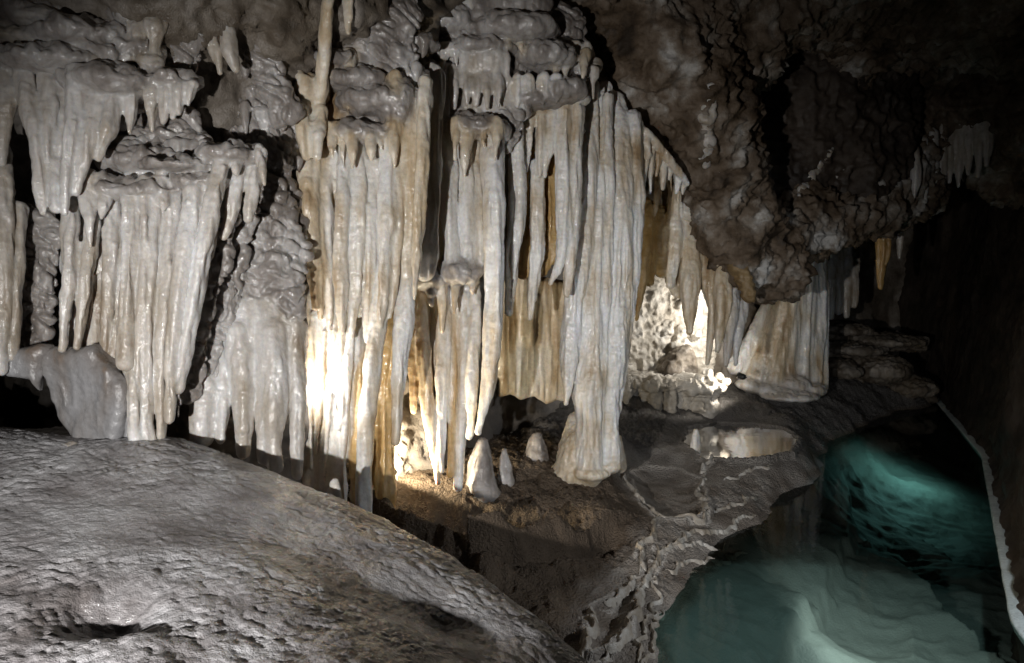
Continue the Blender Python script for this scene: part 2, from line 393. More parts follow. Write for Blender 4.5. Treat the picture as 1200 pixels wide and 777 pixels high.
        jit = (.5 + .5*sn(v, 20, 3)).astype(np.float32)[:, None]
        for it in range(16 if len(set(p[1] for p in s.parts)) > 1 else 0):
            avg = wv[q].mean(1)
            for c in range(len(PALETTE)):
                wv[:, c] += ((np.bincount(qr, np.repeat(avg[:, c], 4), len(v))/cn).astype(np.float32) - wv[:, c])*(.55 + .45*jit[:, 0])
        # weights of the successive mixes
        att = {}; rem = np.ones(len(v), np.float32)*1.0; tot = wv[:, 0].copy()
        for c in range(1, len(PALETTE)):
            tot = tot + wv[:, c]; att['w_' + PALETTE[c].split('_')[0]] = np.where(tot > 1e-4, wv[:, c]/np.maximum(tot, 1e-4), 0)
        fo = np.where(own[q[:, 0]] == own[q[:, 2]], own[q[:, 0]], own[q[:, 1]])
        base = np.array([v[:, 0].mean(), v[:, 1].mean(), v[:, 2].min()])
        root = None; done = {}
        # the side grown onto the rock behind is never in view
        if s.kind == 'structure' or s.name in ('dripstone_curtain', 'flowstone_curtain', 'flowstone_mass', 'flowstone_tier'):
            vw = v - CAM.astype(np.float32); vw /= np.linalg.norm(vw, axis=1, keepdims=True); bk = (n*vw).sum(1) > .55
            kp = ~bk[q].all(1); q = q[kp]; fo = fo[kp]
        if s.kind == 'structure' and len(s.parts) == 1:
            o = link(s.name, make_mesh(s.name, v, q, s.mat)); setp(o, s.label, None, None, s.kind); return o
        for pid, (pn, mat, thing, _) in enumerate(s.parts):
            fm = fo == pid
            if fm.sum() < 6: continue
            qq = q[fm]; ids, inv = np.unique(qq, return_inverse=True); inv = inv.reshape(qq.shape)
            vv = v[ids]; nn = n[ids]; at = {k: a[ids] for k, a in att.items()} if mat in PALETTE else None; mat = 'dripstone' if mat in PALETTE else mat
            if thing is None:
                if root is None:
                    root = link(s.name, None, None, base); setp(root, s.label, s.cat, s.group, s.kind)
                link(pn, make_mesh(pn, vv - base.astype(np.float32), inv, mat, nn, at), root)
            else:
                b2 = np.array([vv[:, 0].mean(), vv[:, 1].mean(), vv[:, 2].max()], np.float32)
                o = link(thing[0], make_mesh(thing[0], vv - b2, inv, mat, nn, at), None, b2)
                setp(o, thing[1], thing[2], thing[3] if len(thing) > 3 else None)
        return root

def attr_mix(nt, src, attr, col):
    a = nt.nodes.new('ShaderNodeAttribute'); a.attribute_name = attr
    m = nt.nodes.new('ShaderNodeMix'); m.data_type = 'RGBA'; nt.links.new(a.outputs['Fac'], m.inputs[0])
    nt.links.new(src, m.inputs[6]); m.inputs[7].default_value = (*col, 1); return m.outputs[2]

# ------------------------------------------------------------------ rock shell: back wall
def gauss(x, y, cx, cy, sx, sy): return np.exp(-((x-cx)/sx)**2 - ((y-cy)/sy)**2)
def cubic_interp(xs, ys, x):
    """smooth piecewise interpolation with flat-ish tangents"""
    i = np.clip(np.searchsorted(xs, x) - 1, 0, len(xs) - 2); t = (x - xs[i])/(xs[i+1]-xs[i]); t = t*t*(3-2*t)*0.5 + t*0.5
    return ys[i]*(1-t) + ys[i+1]*t
def back_wall():
    cx = np.array([-500, -300, 0, 200, 320, 400, 500, 620, 700, 770, 880, 960, 1040, 1200, 1500.])
    cd = np.array([2.7, 3.0, 3.32, 3.36, 3.58, 3.84, 4.24, 5.5, 6.75, 6.9, 7.3, 9.0, 9.8, 9.9, 9.5])
    ry = np.array([-420, -250, -100, 0, 80, 180, 300, 640.]); rf = np.array([.42, .62, .80, .90, .965, 1., 1., 1.])
    px = np.arange(-500, 1500, 4.6); py = np.arange(-420, 640, 4.6)
    PX, PY = np.meshgrid(px, py, indexing='ij')
    D = cubic_interp(cx, cd, PX)*cubic_interp(ry, rf, PY)
    D += 2.6*gauss(PX, PY, 28, 482, 46, 36)                       # the dark hole behind the broken block
    v = (CAM + D[..., None]*(((PX-W0/2)/FPX)[..., None]*RGT + FWD + ((H0/2-PY)/FPX)[..., None]*UPV)).reshape(-1, 3).astype(np.float32)
    nx, ny = PX.shape; I = np.arange(nx*ny).reshape(nx, ny)
    q = np.stack([I[:-1, :-1], I[:-1, 1:], I[1:, 1:], I[1:, :-1]], -1).reshape(-1, 4)
    n = vnormals(v, q)
    flow = (sstep(30, 120, PY)*sstep(720, 640, PX)*(.35 + .65*sstep(-.3, .3, sn(v, 2.2, 5).reshape(PX.shape)))).ravel()
    dp = disp('popcorn', v, n); ds = disp('scallop', v, n)*1.3 + 0.03*sn(v, (9, 9, 2), 4) + .04*sn(v, 3, 8)
    v = v + n*(dp*(1 - flow) + ds*flow)[:, None]
    m = MATS['wall_rock']; b = m.node_tree.nodes['Principled BSDF']; m.node_tree.links.new(attr_mix(m.node_tree, b.inputs['Base Color'].links[0].from_socket, 'flow', (.19, .17, .15)), b.inputs['Base Color'])
    o = link('cave_wall', make_mesh('cave_wall', v, q, 'wall_rock', None, {'flow': flow})); setp(o, 'brown knobbly cave wall behind the dripstone curtains', None, None, 'structure')
calcite('wall_rock', [(0.36, (.04,.03,.02)), (0.45, (.11,.085,.06)), (0.53, (.18,.15,.115)), (0.63, (.30,.265,.23))], streak=(5,5,4), bump=0.7, rough=(0.35,0.7), coat=0.1)
back_wall()

# ------------------------------------------------------------------ floor, pool bed
def rbf(pts, xy):
    p = np.array([[a[0], a[1]] for a in pts]); z = np.array([a[2] for a in pts])
    r = np.linalg.norm(p[:, None]-p[None], axis=2); n = len(p)
    A = np.zeros((n+3, n+3)); A[:n, :n] = -r - 0.002*np.eye(n)*0; A[:n, n] = 1; A[n, :n] = 1; A[:n, n+1:] = p; A[n+1:, :n] = p.T
    w = np.linalg.solve(A, np.concatenate([z, np.zeros(3)]))
    out = np.full(len(xy), w[n]) + xy @ w[n+1:]
    for i in range(n): out -= w[i]*np.hypot(xy[:, 0]-p[i, 0], xy[:, 1]-p[i, 1])
    return out
def poly_dist(pts, xy):
    d = np.full(len(xy), 1e9)
    for a, b in zip(pts[:-1], pts[1:]):
        a, b = np.array(a[:2]), np.array(b[:2]); ab = b-a
        t = np.clip(((xy-a) @ ab)/(ab@ab), 0, 1); d = np.minimum(d, np.hypot(*(xy - a - t[:, None]*ab).T))
    return d
def inside(poly, xy):
    r = np.zeros(len(xy), bool); n = len(poly)
    for i in range(n):
        x1, y1 = poly[i][:2]; x2, y2 = poly[i-1][:2]
        c = ((y1 > xy[:, 1]) != (y2 > xy[:, 1])) & (xy[:, 0] < (x2-x1)*(xy[:, 1]-y1)/(y2-y1+1e-12) + x1); r ^= c
    return r
def blur(a, n=1):
    for _ in range(n):
        p = np.pad(a, 1, mode='edge'); a = (p[:-2, 1:-1] + p[2:, 1:-1] + p[1:-1, :-2] + p[1:-1, 2:] + 4*a)/8
    return a

FLOOR = [(380,640,.36),(450,600,.35),(513,566,.35),(560,570,.33),(600,548,.33),(690,553,.28),(640,520,.34),(560,500,.37),(600,480,.40),
         (470,622,.34),(520,626,.33),(580,622,.31),(640,606,.28),(700,585,.22),
         (500,650,.12),(560,652,.10),(620,640,.11),(660,622,.13),(600,672,.14),(650,660,.15),(690,640,.13),(575,690,.12),(640,700,.10),(700,690,.08),
         (620,728,.02),(680,735,.02),(650,770,.02),(560,730,.02),(600,800,.02),
         (724,557,.215),(752,594,.12),(775,613,.105),(747,645,.075),(715,697,.05),(687,715,.045),(687,762,.03),(725,715,.02),(720,745,.015),
         (780,580,.085),(800,600,.075),(770,560,.10),(830,590,.09),(860,560,.10),(880,590,.06),(800,640,.055),(770,690,.04),(740,750,.03),
         (730,525,.27),(800,545,.19),(870,540,.17),(930,535,.12),(804,500,.21),(930,500,.20),(850,515,.165),(815,521,.17),(890,520,.165),
         (870,470,.28),(920,458,.31),(970,460,.28),(1000,475,.12),(1050,466,.10),(760,488,.27),(850,455,.34),(1000,452,.25),(1060,452,.2),(740,470,.36),
         (911,585,.0),(892,613,.0),(827,659,.0),(794,701,.0),(766,776,.0),(950,552,.0),(1000,505,.0),(1045,486,.0),(1085,472,.0)]
FL = [tuple(G(a, b, z)) for a, b, z in FLOOR]
BED = [(850,720,-.32),(880,680,-.30),(930,620,-.30),(900,650,-.42),(960,585,-.40),(1000,545,-.55),(1050,512,-.60),(1090,490,-.65),(1140,520,-.78),(1060,560,-.75),(1120,590,-.78),(1150,610,-.78),
       (1013,590,-.62),(1080,625,-.72),(1135,650,-.74),(1040,640,-.75),(1100,680,-.95),(1000,680,-.70),(960,720,-.80),(1000,770,-.95),(1100,740,-.95),(1170,720,-.95),(900,770,-.75),(820,777,-.25),
       (940,660,-.36),(925,690,-.42),(960,655,-.66),(1190,690,-.9)]
for a, b, z in BED: g = G(a, b, 0); FL.append((g[0], g[1], z*.55))
FL += [(-1.6,4.5,.5),(-1.6,6.5,.6),(0,7.5,.5),(2,9.5,.5),(4,10.5,.45),(6,9,.0),(5.5,6,-.3),(0.2,1.9,0),(1.5,2.0,-.5),(3.0,2.6,-.6),(1.5,6.6,.38)]
RIMS = [[(724,557),(735,575),(752,594),(775,613),(800,612),(820,612),(832,606)],
        [(775,613),(765,632),(747,645),(752,662),(748,672)],
        [(748,672),(735,690),(715,697),(708,702)],[(692,712),(688,735),(688,762)],
        [(770,640),(765,662),(748,690),(742,715),(735,738),(715,756),(690,765)],
        [(800,632),(780,645),(768,660)],[(830,612),(826,595),(818,578),(825,560),(845,548)]]
BASINS = [([(800,520),(806,502),(840,497),(885,498),(920,503),(935,515),(925,530),(890,537),(830,537)], .178),
          ([(738,556),(760,548),(795,551),(822,563),(828,598),(800,609),(776,609),(754,590)], .098),
          ([(716,700),(746,692),(741,714),(733,737),(714,753),(692,762),(691,735),(695,714)], .045)]
def cave_floor():
    xs = np.arange(-1.1, 5.2, 0.0102); ys = [2.0]
    while ys[-1] < 10.6: ys.append(ys[-1] + max(0.0090, 0.0031*ys[-1]))
    ys = np.array(ys); X, Y = np.meshgrid(xs, ys, indexing='ij'); xy = np.stack([X.ravel(), Y.ravel()], 1)
    z3 = np.stack([xy[:, 0], xy[:, 1], 0*xy[:, 0]], 1)
    warp = np.stack([0.03*sn(z3, 6) + 0.012*sn(z3, 20, 4), 0.03*sn(z3, 6, 30) + 0.012*sn(z3, 20, 60)], 1)
    zc = rbf(FL, xy + warp*0.8)
    Z = blur(zc.reshape(X.shape), 3).ravel()
    # rimstone: crests that follow the level lines, and the named crests of the little basins
    crust_poly = [G(a, b, .05)[:2] for a, b in ((724,550),(700,575),(745,600),(765,620),(735,650),(700,690),(676,715),(670,777),(660,820),(755,820),(770,776),(797,701),(830,659),(895,614),(915,585),(960,545),(900,530),(840,535),(780,545))]
    ins = inside(crust_poly, xy); dc = poly_dist(crust_poly + crust_poly[:1], xy + warp)
    crust = np.where(ins, sstep(-0.02, 0.05, dc), sstep(0.05, 0.0, dc)*0.4).astype(np.float32)
    w2 = np.stack([0.022*sn(z3, 14) + 0.012*sn(z3, 38, 4), 0.022*sn(z3, 14, 30) + 0.012*sn(z3, 38, 60)], 1)
    rim = np.zeros(len(xy))
    for rl in RIMS:
        pl = [G(a, b, .08)[:2] for a, b in rl]; rim = np.maximum(rim, np.exp(-(poly_dist(pl, xy + w2)/0.014)**2))
    lev = (Z + 0.012*sn(z3, 9, 3) + 0.006*sn(z3, 24, 8))/0.017; fr = lev - np.floor(lev)
    cont = np.exp(-((fr - .5)/.16)**2)*crust*(Z > -0.01)*sstep(-0.15, 0.25, sn(z3, 5, 12) + .15)
    dry = sstep(-0.02, 0.04, Z)
    cont = cont*0; Z = Z + 0.010*rim
    mud = dry*(1-crust)
    for pts, lz, amp, wd in (([(430,612),(470,626),(540,632),(600,624),(655,606),(705,588)], .3, .13, .22), ([(556,678),(566,700),(610,712),(680,716),(735,700)], .13, .12, .2), ([(590,668),(630,660),(690,640),(740,622)], .15, -.07, .12)):
        pl = np.array([G(a, b, lz)[:2] for a, b in pts]); xw = xy + warp*.9; best = np.full(len(xy), 1e9); side = np.zeros(len(xy))
        for a, b in zip(pl[:-1], pl[1:]):
            ab = b - a; t = np.clip(((xw - a) @ ab)/(ab @ ab), 0, 1); d = np.hypot(*(xw - a - t[:, None]*ab).T)
            sd = np.sign(ab[0]*(xw[:, 1] - a[1]) - ab[1]*(xw[:, 0] - a[0])); m = d < best; best = np.where(m, d, best); side = np.where(m, sd, side)
        Z += mud*amp*.5*side*sstep(0, .025, best)*np.exp(-(best/wd)**2)
    Z += mud*(0.030*sn(z3, 3.5, 2) + 0.018*sn(z3, 9, 5) + 0.010*ridge(z3, 22, 7) + 0.009*billow(z3, 36, 1) + 0.006*sn(z3, 70, 2))
    Z += crust*dry*(0.010*sn(z3, 26, 2) + 0.007*ridge(z3, 44, 7) + .004*sn(z3, 80, 3))
    wet = 1 - sstep(-.07, -.012, Z)
    for pts, amp, wd in (([(905,730),(925,695),(970,640),(1013,588),(1003,560)], .10, .5), ([(1140,655),(1075,612),(1013,588)], .16, .5), ([(967,510),(1050,545),(1110,575),(1170,606)], -.07, .35), ([(890,760),(950,735),(1010,745)], .07, .3)):
        pl = np.array([G(a, b, 0)[:2] for a, b in pts]); xw = xy + warp*1.2; best = np.full(len(xy), 1e9); side = np.zeros(len(xy))
        for a, b in zip(pl[:-1], pl[1:]):
            ab = b - a; t = np.clip(((xw - a) @ ab)/(ab @ ab), 0, 1); d = np.hypot(*(xw - a - t[:, None]*ab).T)
            sd = np.sign(ab[0]*(xw[:, 1] - a[1]) - ab[1]*(xw[:, 0] - a[0])); m = d < best; best = np.where(m, d, best); side = np.where(m, sd, side)
        Z += wet*sstep(.02, .2, -Z)*amp*.5*side*sstep(0, .03, best)*np.exp(-(best/wd)**2)
    Z += wet*sstep(0, .2, -Z)*(0.06*sn(z3, 1.8, 6) + 0.022*ridge(z3 @ ROT, 3, 2) + 0.009*ridge(z3 @ ROT, (5, 13, 1), 12) + 0.006*sn(z3, 13, 9) + .003*sn(z3, 36, 5))
    dam = np.zeros(len(xy))
    for poly, lv in BASINS:
        pl = [G(a, b, lv)[:2] for a, b in poly]; xw = xy + w2*.7; io = inside(pl, xw); dp = poly_dist(pl + pl[:1], xw)
        wl = np.where(io, 1.0, np.exp(-(dp/.16)**2)); Z = Z*(1 - wl) + wl*np.clip(Z, lv - .03, lv + .012 + .004*sn(z3, 25, 3))
        inner = lv - np.minimum(.045, .5*dp)
        Z = np.where(io, inner + .004*sn(z3, 30, 2), np.maximum(Z, lv + .016*np.exp(-((dp-.012)/.018)**2) - sstep(.03, .07, dp)*9.))
        dam = np.maximum(dam, np.exp(-((np.where(io, -dp, dp) - .012)/.014)**2)*(.35 if lv > .15 else 1))
    rim = np.maximum(rim, dam)
    v = np.stack([xy[:, 0], xy[:, 1], Z], 1).astype(np.float32)
    nx, ny = X.shape; I = np.arange(nx*ny).reshape(nx, ny)
    q = np.stack([I[:-1, :-1], I[1:, :-1], I[1:, 1:], I[:-1, 1:]], -1).reshape(-1, 4)
    m = bpy.data.materials['floor_rock']
    pale = np.clip(np.maximum(crust*(0.35 + .25*sn(z3, 12, 5)), np.maximum(rim, cont)), 0, 1)
    far = sstep(4.6, 5.6, xy[:, 1])*dry
    global FLOOR_GRID; FLOOR_GRID = (xs, ys, Z.reshape(X.shape))
    o = link('cave_floor', make_mesh('cave_floor', v, q, m, None, {'crust': pale, 'bed': wet.astype(np.float32), 'flow': far.astype(np.float32)}))
    setp(o, 'brown muddy cave floor running down into the pool with pale rimstone crust', None, None, 'structure')

fm = calcite('floor_rock', [(0.30, (.055,.038,.024)), (0.46, (.105,.075,.05)), (0.58, (.15,.11,.075)), (0.72, (.20,.155,.11))], streak=(6,6,6), bump=0.9, fine=150, medium=85, rough=(0.45,0.8), coat=0.0, spec=0.35, medw=2.5, dist=.012)
nt = fm.node_tree; N = nt.nodes; L = nt.links; b = N['Principled BSDF']
src = b.inputs['Base Color'].links[0].from_socket
s1 = attr_mix(nt, src, 'flow', (.13, .12, .11)); s1 = attr_mix(nt, s1, 'crust', (.56, .51, .45)); s1 = attr_mix(nt, s1, 'bed', (.25, .26, .24))
L.new(s1, b.inputs['Base Color'])
a = N.new('ShaderNodeAttribute'); a.attribute_name = 'flow'; mr = N.new('ShaderNodeMapRange'); mr.inputs[3].default_value = 0.6; mr.inputs[4].default_value = 0.22
L.new(a.outputs['Fac'], mr.inputs[0]); L.new(mr.outputs[0], b.inputs['Roughness'])
ab = N.new('ShaderNodeAttribute'); ab.attribute_name = 'bed'; mb = N.new('ShaderNodeMapRange'); mb.inputs[3].default_value = 0.9; mb.inputs[4].default_value = 0.25
L.new(ab.outputs['Fac'], mb.inputs[0]); L.new(mb.outputs[0], b.inputs['Normal'].links[0].from_node.inputs['Strength'])
cave_floor()

def puddle_material(name, tint=(.75, .74, .68), rough=.11, ior=1.333):
    m = bpy.data.materials.new(name); m.use_nodes = True; nt = m.node_tree; nt.nodes.remove(nt.nodes['Principled BSDF'])
    fr = nt.nodes.new('ShaderNodeFresnel'); fr.inputs[0].default_value = ior
    t = nt.nodes.new('ShaderNodeBsdfTransparent'); t.inputs[0].default_value = (*tint, 1); g = nt.nodes.new('ShaderNodeBsdfGlossy'); g.inputs['Roughness'].default_value = rough
    n = nt.nodes.new('ShaderNodeTexNoise'); n.inputs['Scale'].default_value = 9; ge = nt.nodes.new('ShaderNodeNewGeometry'); nt.links.new(ge.outputs['Position'], n.inputs['Vector'])
    bp = nt.nodes.new('ShaderNodeBump'); bp.inputs['Strength'].default_value = 0.06; bp.inputs['Distance'].default_value = 0.02; nt.links.new(n.outputs[0], bp.inputs['Height'])
    nt.links.new(bp.outputs[0], fr.inputs['Normal']); nt.links.new(bp.outputs[0], g.inputs['Normal'])
    x = nt.nodes.new('ShaderNodeMixShader'); nt.links.new(fr.outputs[0], x.inputs[0]); nt.links.new(t.outputs[0], x.inputs[1]); nt.links.new(g.outputs[0], x.inputs[2])
    nt.links.new(x.outputs[0], nt.nodes['Material Output'].inputs[0]); MATS[name] = m
puddle_material('puddle_water', (.6, .58, .52), .08, 1.07); puddle_material('pool_water', (.52, .67, .635), .02, 1.22)
def water_sheet(name, poly, z, mat, label):
    me = bpy.data.meshes.new(name); me.from_pydata([(p[0], p[1], z) for p in poly], [], [list(range(len(poly)))]); me.materials.append(MATS[mat])
    setp(link(name, me), label, None, None, 'structure')
water_sheet('pool_water', [(0.35, 1.9), (1.95, 1.9), (2.16, 3.1), (3.72, 5.85), (4.75, 8.5), (4.6, 9.0), (2.2, 8.6), (1.0, 5.0), (0.3, 3.2)], 0.0, 'pool_water', 'still teal green water of the deep cave pool')
for (poly, lv), nm, lab in zip(BASINS[:1], ('puddle_water',),
        ('thin clear puddle on the rock shelf below the flared column',)):
    g = np.array([G(a, b, lv)[:2] for a, b in poly]); c = g.mean(0)
    water_sheet(nm, [tuple(c + (p - c)*1.0 + (p - c)/np.linalg.norm(p - c)*.03) for p in g], lv, 'puddle_water', lab)

def floor_z(x, y):
    xs, ys, Z = FLOOR_GRID
    i = np.clip(np.searchsorted(xs, x) - 1, 0, len(xs) - 2); j = np.clip(np.searchsorted(ys, y) - 1, 0, len(ys) - 2)
    return Z[i, j]
calcite('rim_crust', [(0.36, (.22,.18,.13)), (0.45, (.34,.29,.23)), (0.53, (.44,.40,.34)), (0.64, (.56,.53,.48))], streak=(12,12,12), bump=.6, coat=.3)
RIM_LABELS = ['smooth curved rimstone lip holding the rounded basin', 'short kinked rimstone ridge leaving the rounded basin', 'bent rimstone ridge closing the black basin on its upper side', 'small wavy rimstone ridge on the mud side of the black basin',
              'long meandering rimstone ridge beside the black basin', 'forked little rimstone ridge above the long meandering one', 'thin rimstone ridge between the rounded basin and the puddle']
RIMS += [[(772,650),(790,640),(815,632),(840,628),(858,618)], [(780,664),(800,652),(826,645),(850,634),(876,618)], [(790,638),(812,622),(838,617),(862,606),(884,598)], [(764,668),(770,690),(762,712),(752,738),(742,770)],
         [(830,603),(848,596),(868,590),(888,578)], [(845,570),(866,566),(886,560),(905,556)], [(776,700),(770,722),(760,745),(750,772)]]
def rimstone():
    for k, rl in enumerate(RIMS):
        pl = np.array([G(a, b, .07)[:2] for a, b in rl]); sl = np.concatenate([[0], np.cumsum(np.hypot(*np.diff(pl, axis=0).T))])
        t = np.arange(0, sl[-1], .006); c = np.stack([np.interp(t, sl, pl[:, 0]), np.interp(t, sl, pl[:, 1])], 1)
        for _ in range(6): c[1:-1] = (c[:-2] + 2*c[1:-1] + c[2:])/4
        c3 = np.stack([c[:, 0], c[:, 1], 0*t], 1); am = 1.0 if k in (0,) else 1.7
        c = c + am*np.stack([.015*sn(c3, 15, k) + .006*sn(c3, 38, k), .015*sn(c3, 15, k + 30) + .006*sn(c3, 38, k + 30)], 1)
        tg = np.gradient(c, axis=0); nr = np.stack([-tg[:, 1], tg[:, 0]], 1)/np.maximum(np.linalg.norm(tg, axis=1), 1e-6)[:, None]
        z = floor_z(c[:, 0], c[:, 1])
        z = np.maximum.reduce([floor_z(c[:, 0] + dx, c[:, 1] + dy) for dx in (-.006, 0, .006) for dy in (-.006, 0, .006)])
        for _ in range(3): z[1:-1] = np.maximum(z[1:-1], (z[:-2] + z[2:])/2)
        for _ in range(8): z[1:-1] = (z[:-2] + 2*z[1:-1] + z[2:])/4
        w = (.0085 + .003*sn(c3, 22, k + 5))*np.minimum(1, 8*np.minimum(t, t[-1] - t)/t[-1] + .15)*(1.15 if k < 7 else .8); h = w*1.7
        prof = [(-2.2, -2.2), (-1.0, .1), (-.5, .8), (0, 1.), (.5, .75), (1.0, .05), (2.2, -2.2)]
        v = np.stack([np.concatenate([c + nr*(w*a)[:, None], (z + h*b)[:, None]], 1) for a, b in prof], 1).reshape(-1, 3).astype(np.float32)
        I = np.arange(len(v)).reshape(-1, len(prof)); q = np.stack([I[:-1, :-1], I[1:, :-1], I[1:, 1:], I[:-1, 1:]], -1).reshape(-1, 4)[:, ::-1]
        v = v + vnormals(v, q)*(.003*sn(v, 60) + .002*sn(v, 120, 4))[:, None]
        o = link('rimstone_ridge', make_mesh('rimstone_ridge', v, q, 'rim_crust'))
        setp(o, RIM_LABELS[k] if k < 7 else 'thin pale wavy rimstone ridge on the crusted bank along the pool edge', 'rimstone', 'rimstone ridges on the pool bank')
rimstone()

# ------------------------------------------------------------------ foreground mound
def mound():
    crest = [(-330,470,3.05),(-160,482,3.05),(0,500,3.05),(100,512,3.05),(200,517,3.05),(300,548,3.0),(370,575,2.95),(430,603,2.88),(500,642,2.75),(560,683,2.62),(620,730,2.45),(670,777,2.3),(700,815,2.2)]
    front = [(-200,777,1.6),(0,777,1.6),(200,777,1.62),(400,777,1.75),(600,777,2.1),(100,640,2.15),(300,660,2.2),(450,690,2.35),(520,740,2.3),(0,590,2.42),(-160,580,2.4),(200,580,2.55),(350,610,2.6),(-160,640,2.1),(0,900,1.3),(300,900,1.35),(600,900,1.7),(-200,900,1.3),(250,1100,1.0)]
    pts = [tuple(P(*c)) for c in crest + front]
    for c in crest:
        p = P(*c); o = np.array([0.55, 0.83]) if c[0] > 230 else np.array([0, 1.])
        if c[0] > 230:
            for s, dz in ((.12, -.06), (.25, -.24), (.45, -.65), (.8, -1.1)): pts.append((p[0]+o[0]*s, p[1]+o[1]*s, p[2]+dz))
        else:
            for s, dz in ((.2, -.06), (.5, -.12), (.9, -.2)): pts.append((p[0], p[1]+s, p[2]+dz))
    xs = np.arange(-2.1, 0.95, 0.0064); ys = np.arange(0.85, 3.55, 0.0062)
    X, Y = np.meshgrid(xs, ys, indexing='ij'); xy = np.stack([X.ravel(), Y.ravel()], 1); z3 = np.stack([xy[:, 0], xy[:, 1], 0*xy[:, 0]], 1)
    Z = blur(rbf(pts, xy).reshape(X.shape), 40).ravel()
    g = P(130, 735, 1.85); Z -= 0.07*np.exp(-((xy[:, 0]-g[0])/.10)**2 - ((xy[:, 1]-g[1])/.09)**2)
    q3 = z3 + np.stack([0.05*sn(z3, 5), 0.05*sn(z3, 5, 40), 0*X.ravel()], 1); q3[:, 2] = Z
    Z = Z + 0.014*sn(q3, 3.0, 1) + 0.006*sn(q3, 7, 5) + (.55 + .45*sn(z3, 2.2, 50))*(0.005*sn(q3, 15, 9) + 0.0075*billow(q3 @ ROT, 24, 2) + 0.0042*billow(q3 @ ROT, 54, 12)) + 0.0016*sn(q3, 95, 3)
    v = np.stack([xy[:, 0], xy[:, 1], Z], 1).astype(np.float32); nx, ny = X.shape; I = np.arange(nx*ny).reshape(nx, ny)
    q = np.stack([I[:-1, :-1], I[1:, :-1], I[1:, 1:], I[:-1, 1:]], -1).reshape(-1, 4)
    zq = v[q].max(1)[:, 2]; q = q[zq > -0.25]
    setp(link('flowstone_mound', make_mesh('flowstone_mound', v, q, 'mound_flowstone')), 'broad grey brown rippled flowstone mound sloping down to the mud floor', 'flowstone mound')
mound()

# ------------------------------------------------------------------ dripstone on the near wall
def hooded_drapery():
    f = Form('dripstone_curtain', 'wet grey hooded curtain whose drips lean together into one blunt notched tip', 'dripstone', 2.95, 0.0058, 0.013, mat='grey_calcite')
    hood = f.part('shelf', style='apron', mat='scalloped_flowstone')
    for b in ((55,76,3.06,80,17,.2),(135,98,3.06,60,22,.17),(20,20,3.1,70,26,.2),(95,45,3.08,60,20,.18),(-60,90,3.05,60,40,.2)): f.blob(*b, pid=hood)
    lump = f.part('lump', style='drip')
    for pts in ([(182,12,12),(182,35,12),(179,58,5)], [(164,14,12),(161,40,12),(158,62,6)], [(150,40,12),(146,66,12),(141,84,7)], [(132,44,11),(130,70,12),(128,90,7)], [(170,62,10),(172,78,10),(170,92,6)], [(184,66,9),(184,80,8),(182,92,4)]): f.fin(pts, 3.04, pid=lump)
    f.blob(165,20,3.12,34,18,.14, pid=hood); f.blob(160,62,3.12,34,18,.13, pid=hood)
    f.fringe(0, 70, 32, 6, 14, 3.0, 6); f.fringe(60, 125, 58, 6, 14, 3.0, 6, slope=.35)
    for pts in ([(-25,8,12),(60,22,13),(125,60,12)], [(-25,38,9),(50,44,10),(112,74,9)]): f.fin(pts, 2.98, 'rib')
    f.fin([(20,20,60),(60,60,70),(100,95,70)], 3.13, 'backing', .25, 'scalloped_flowstone', style='scallop'); f.fin([(200,20,45),(190,90,40)], 3.2, 'backing', .3, 'scalloped_flowstone', style='scallop')
    back = f.part('drapery', 'cream_calcite')
    f.fin([(62,95,28),(64,150,22),(65,215,15)], 3.02, e=.6, pid=back); f.fin([(110,105,30),(100,150,20),(88,190,8)], 3.03, e=.45, pid=back)
    for i, pts in enumerate(([(24,82,11),(38,150,10),(48,205,8),(53,249,5)], [(57,92,10),(56,150,9),(55,215,7)], [(74,100,9),(68,170,8),(63,215,7)],
                [(93,98,11),(86,160,10),(78,215,8),(77,249,5)], [(117,112,11),(104,165,9),(88,225,6)], [(140,108,10),(128,150,9),(113,185,5)],
                [(64,200,12),(65,244,8)], [(5,60,12),(8,120,11),(2,190,6)])):
        f.fin(pts, 2.93 + 0.02*(i % 3))
    for pts in ([(155,95,9),(154,125,8),(153,155,4)], [(177,92,12),(178,120,9),(178,153,3)], [(196,98,9),(191,143,4)], [(205,98,8),(202,138,3)], [(214,98,8),(211,133,3)], [(225,100,8),(221,122,3)]):
        f.fin(pts, 3.02, thing=('stalactite', 'short wet grey stalactite in the little row beside the hooded curtain', 'stalactite', 'short stalactites beside the hooded curtain'))
    f.blob(200, 96, 3.08, 34, 12, .13, pid=hood)
    f.build()
hooded_drapery()

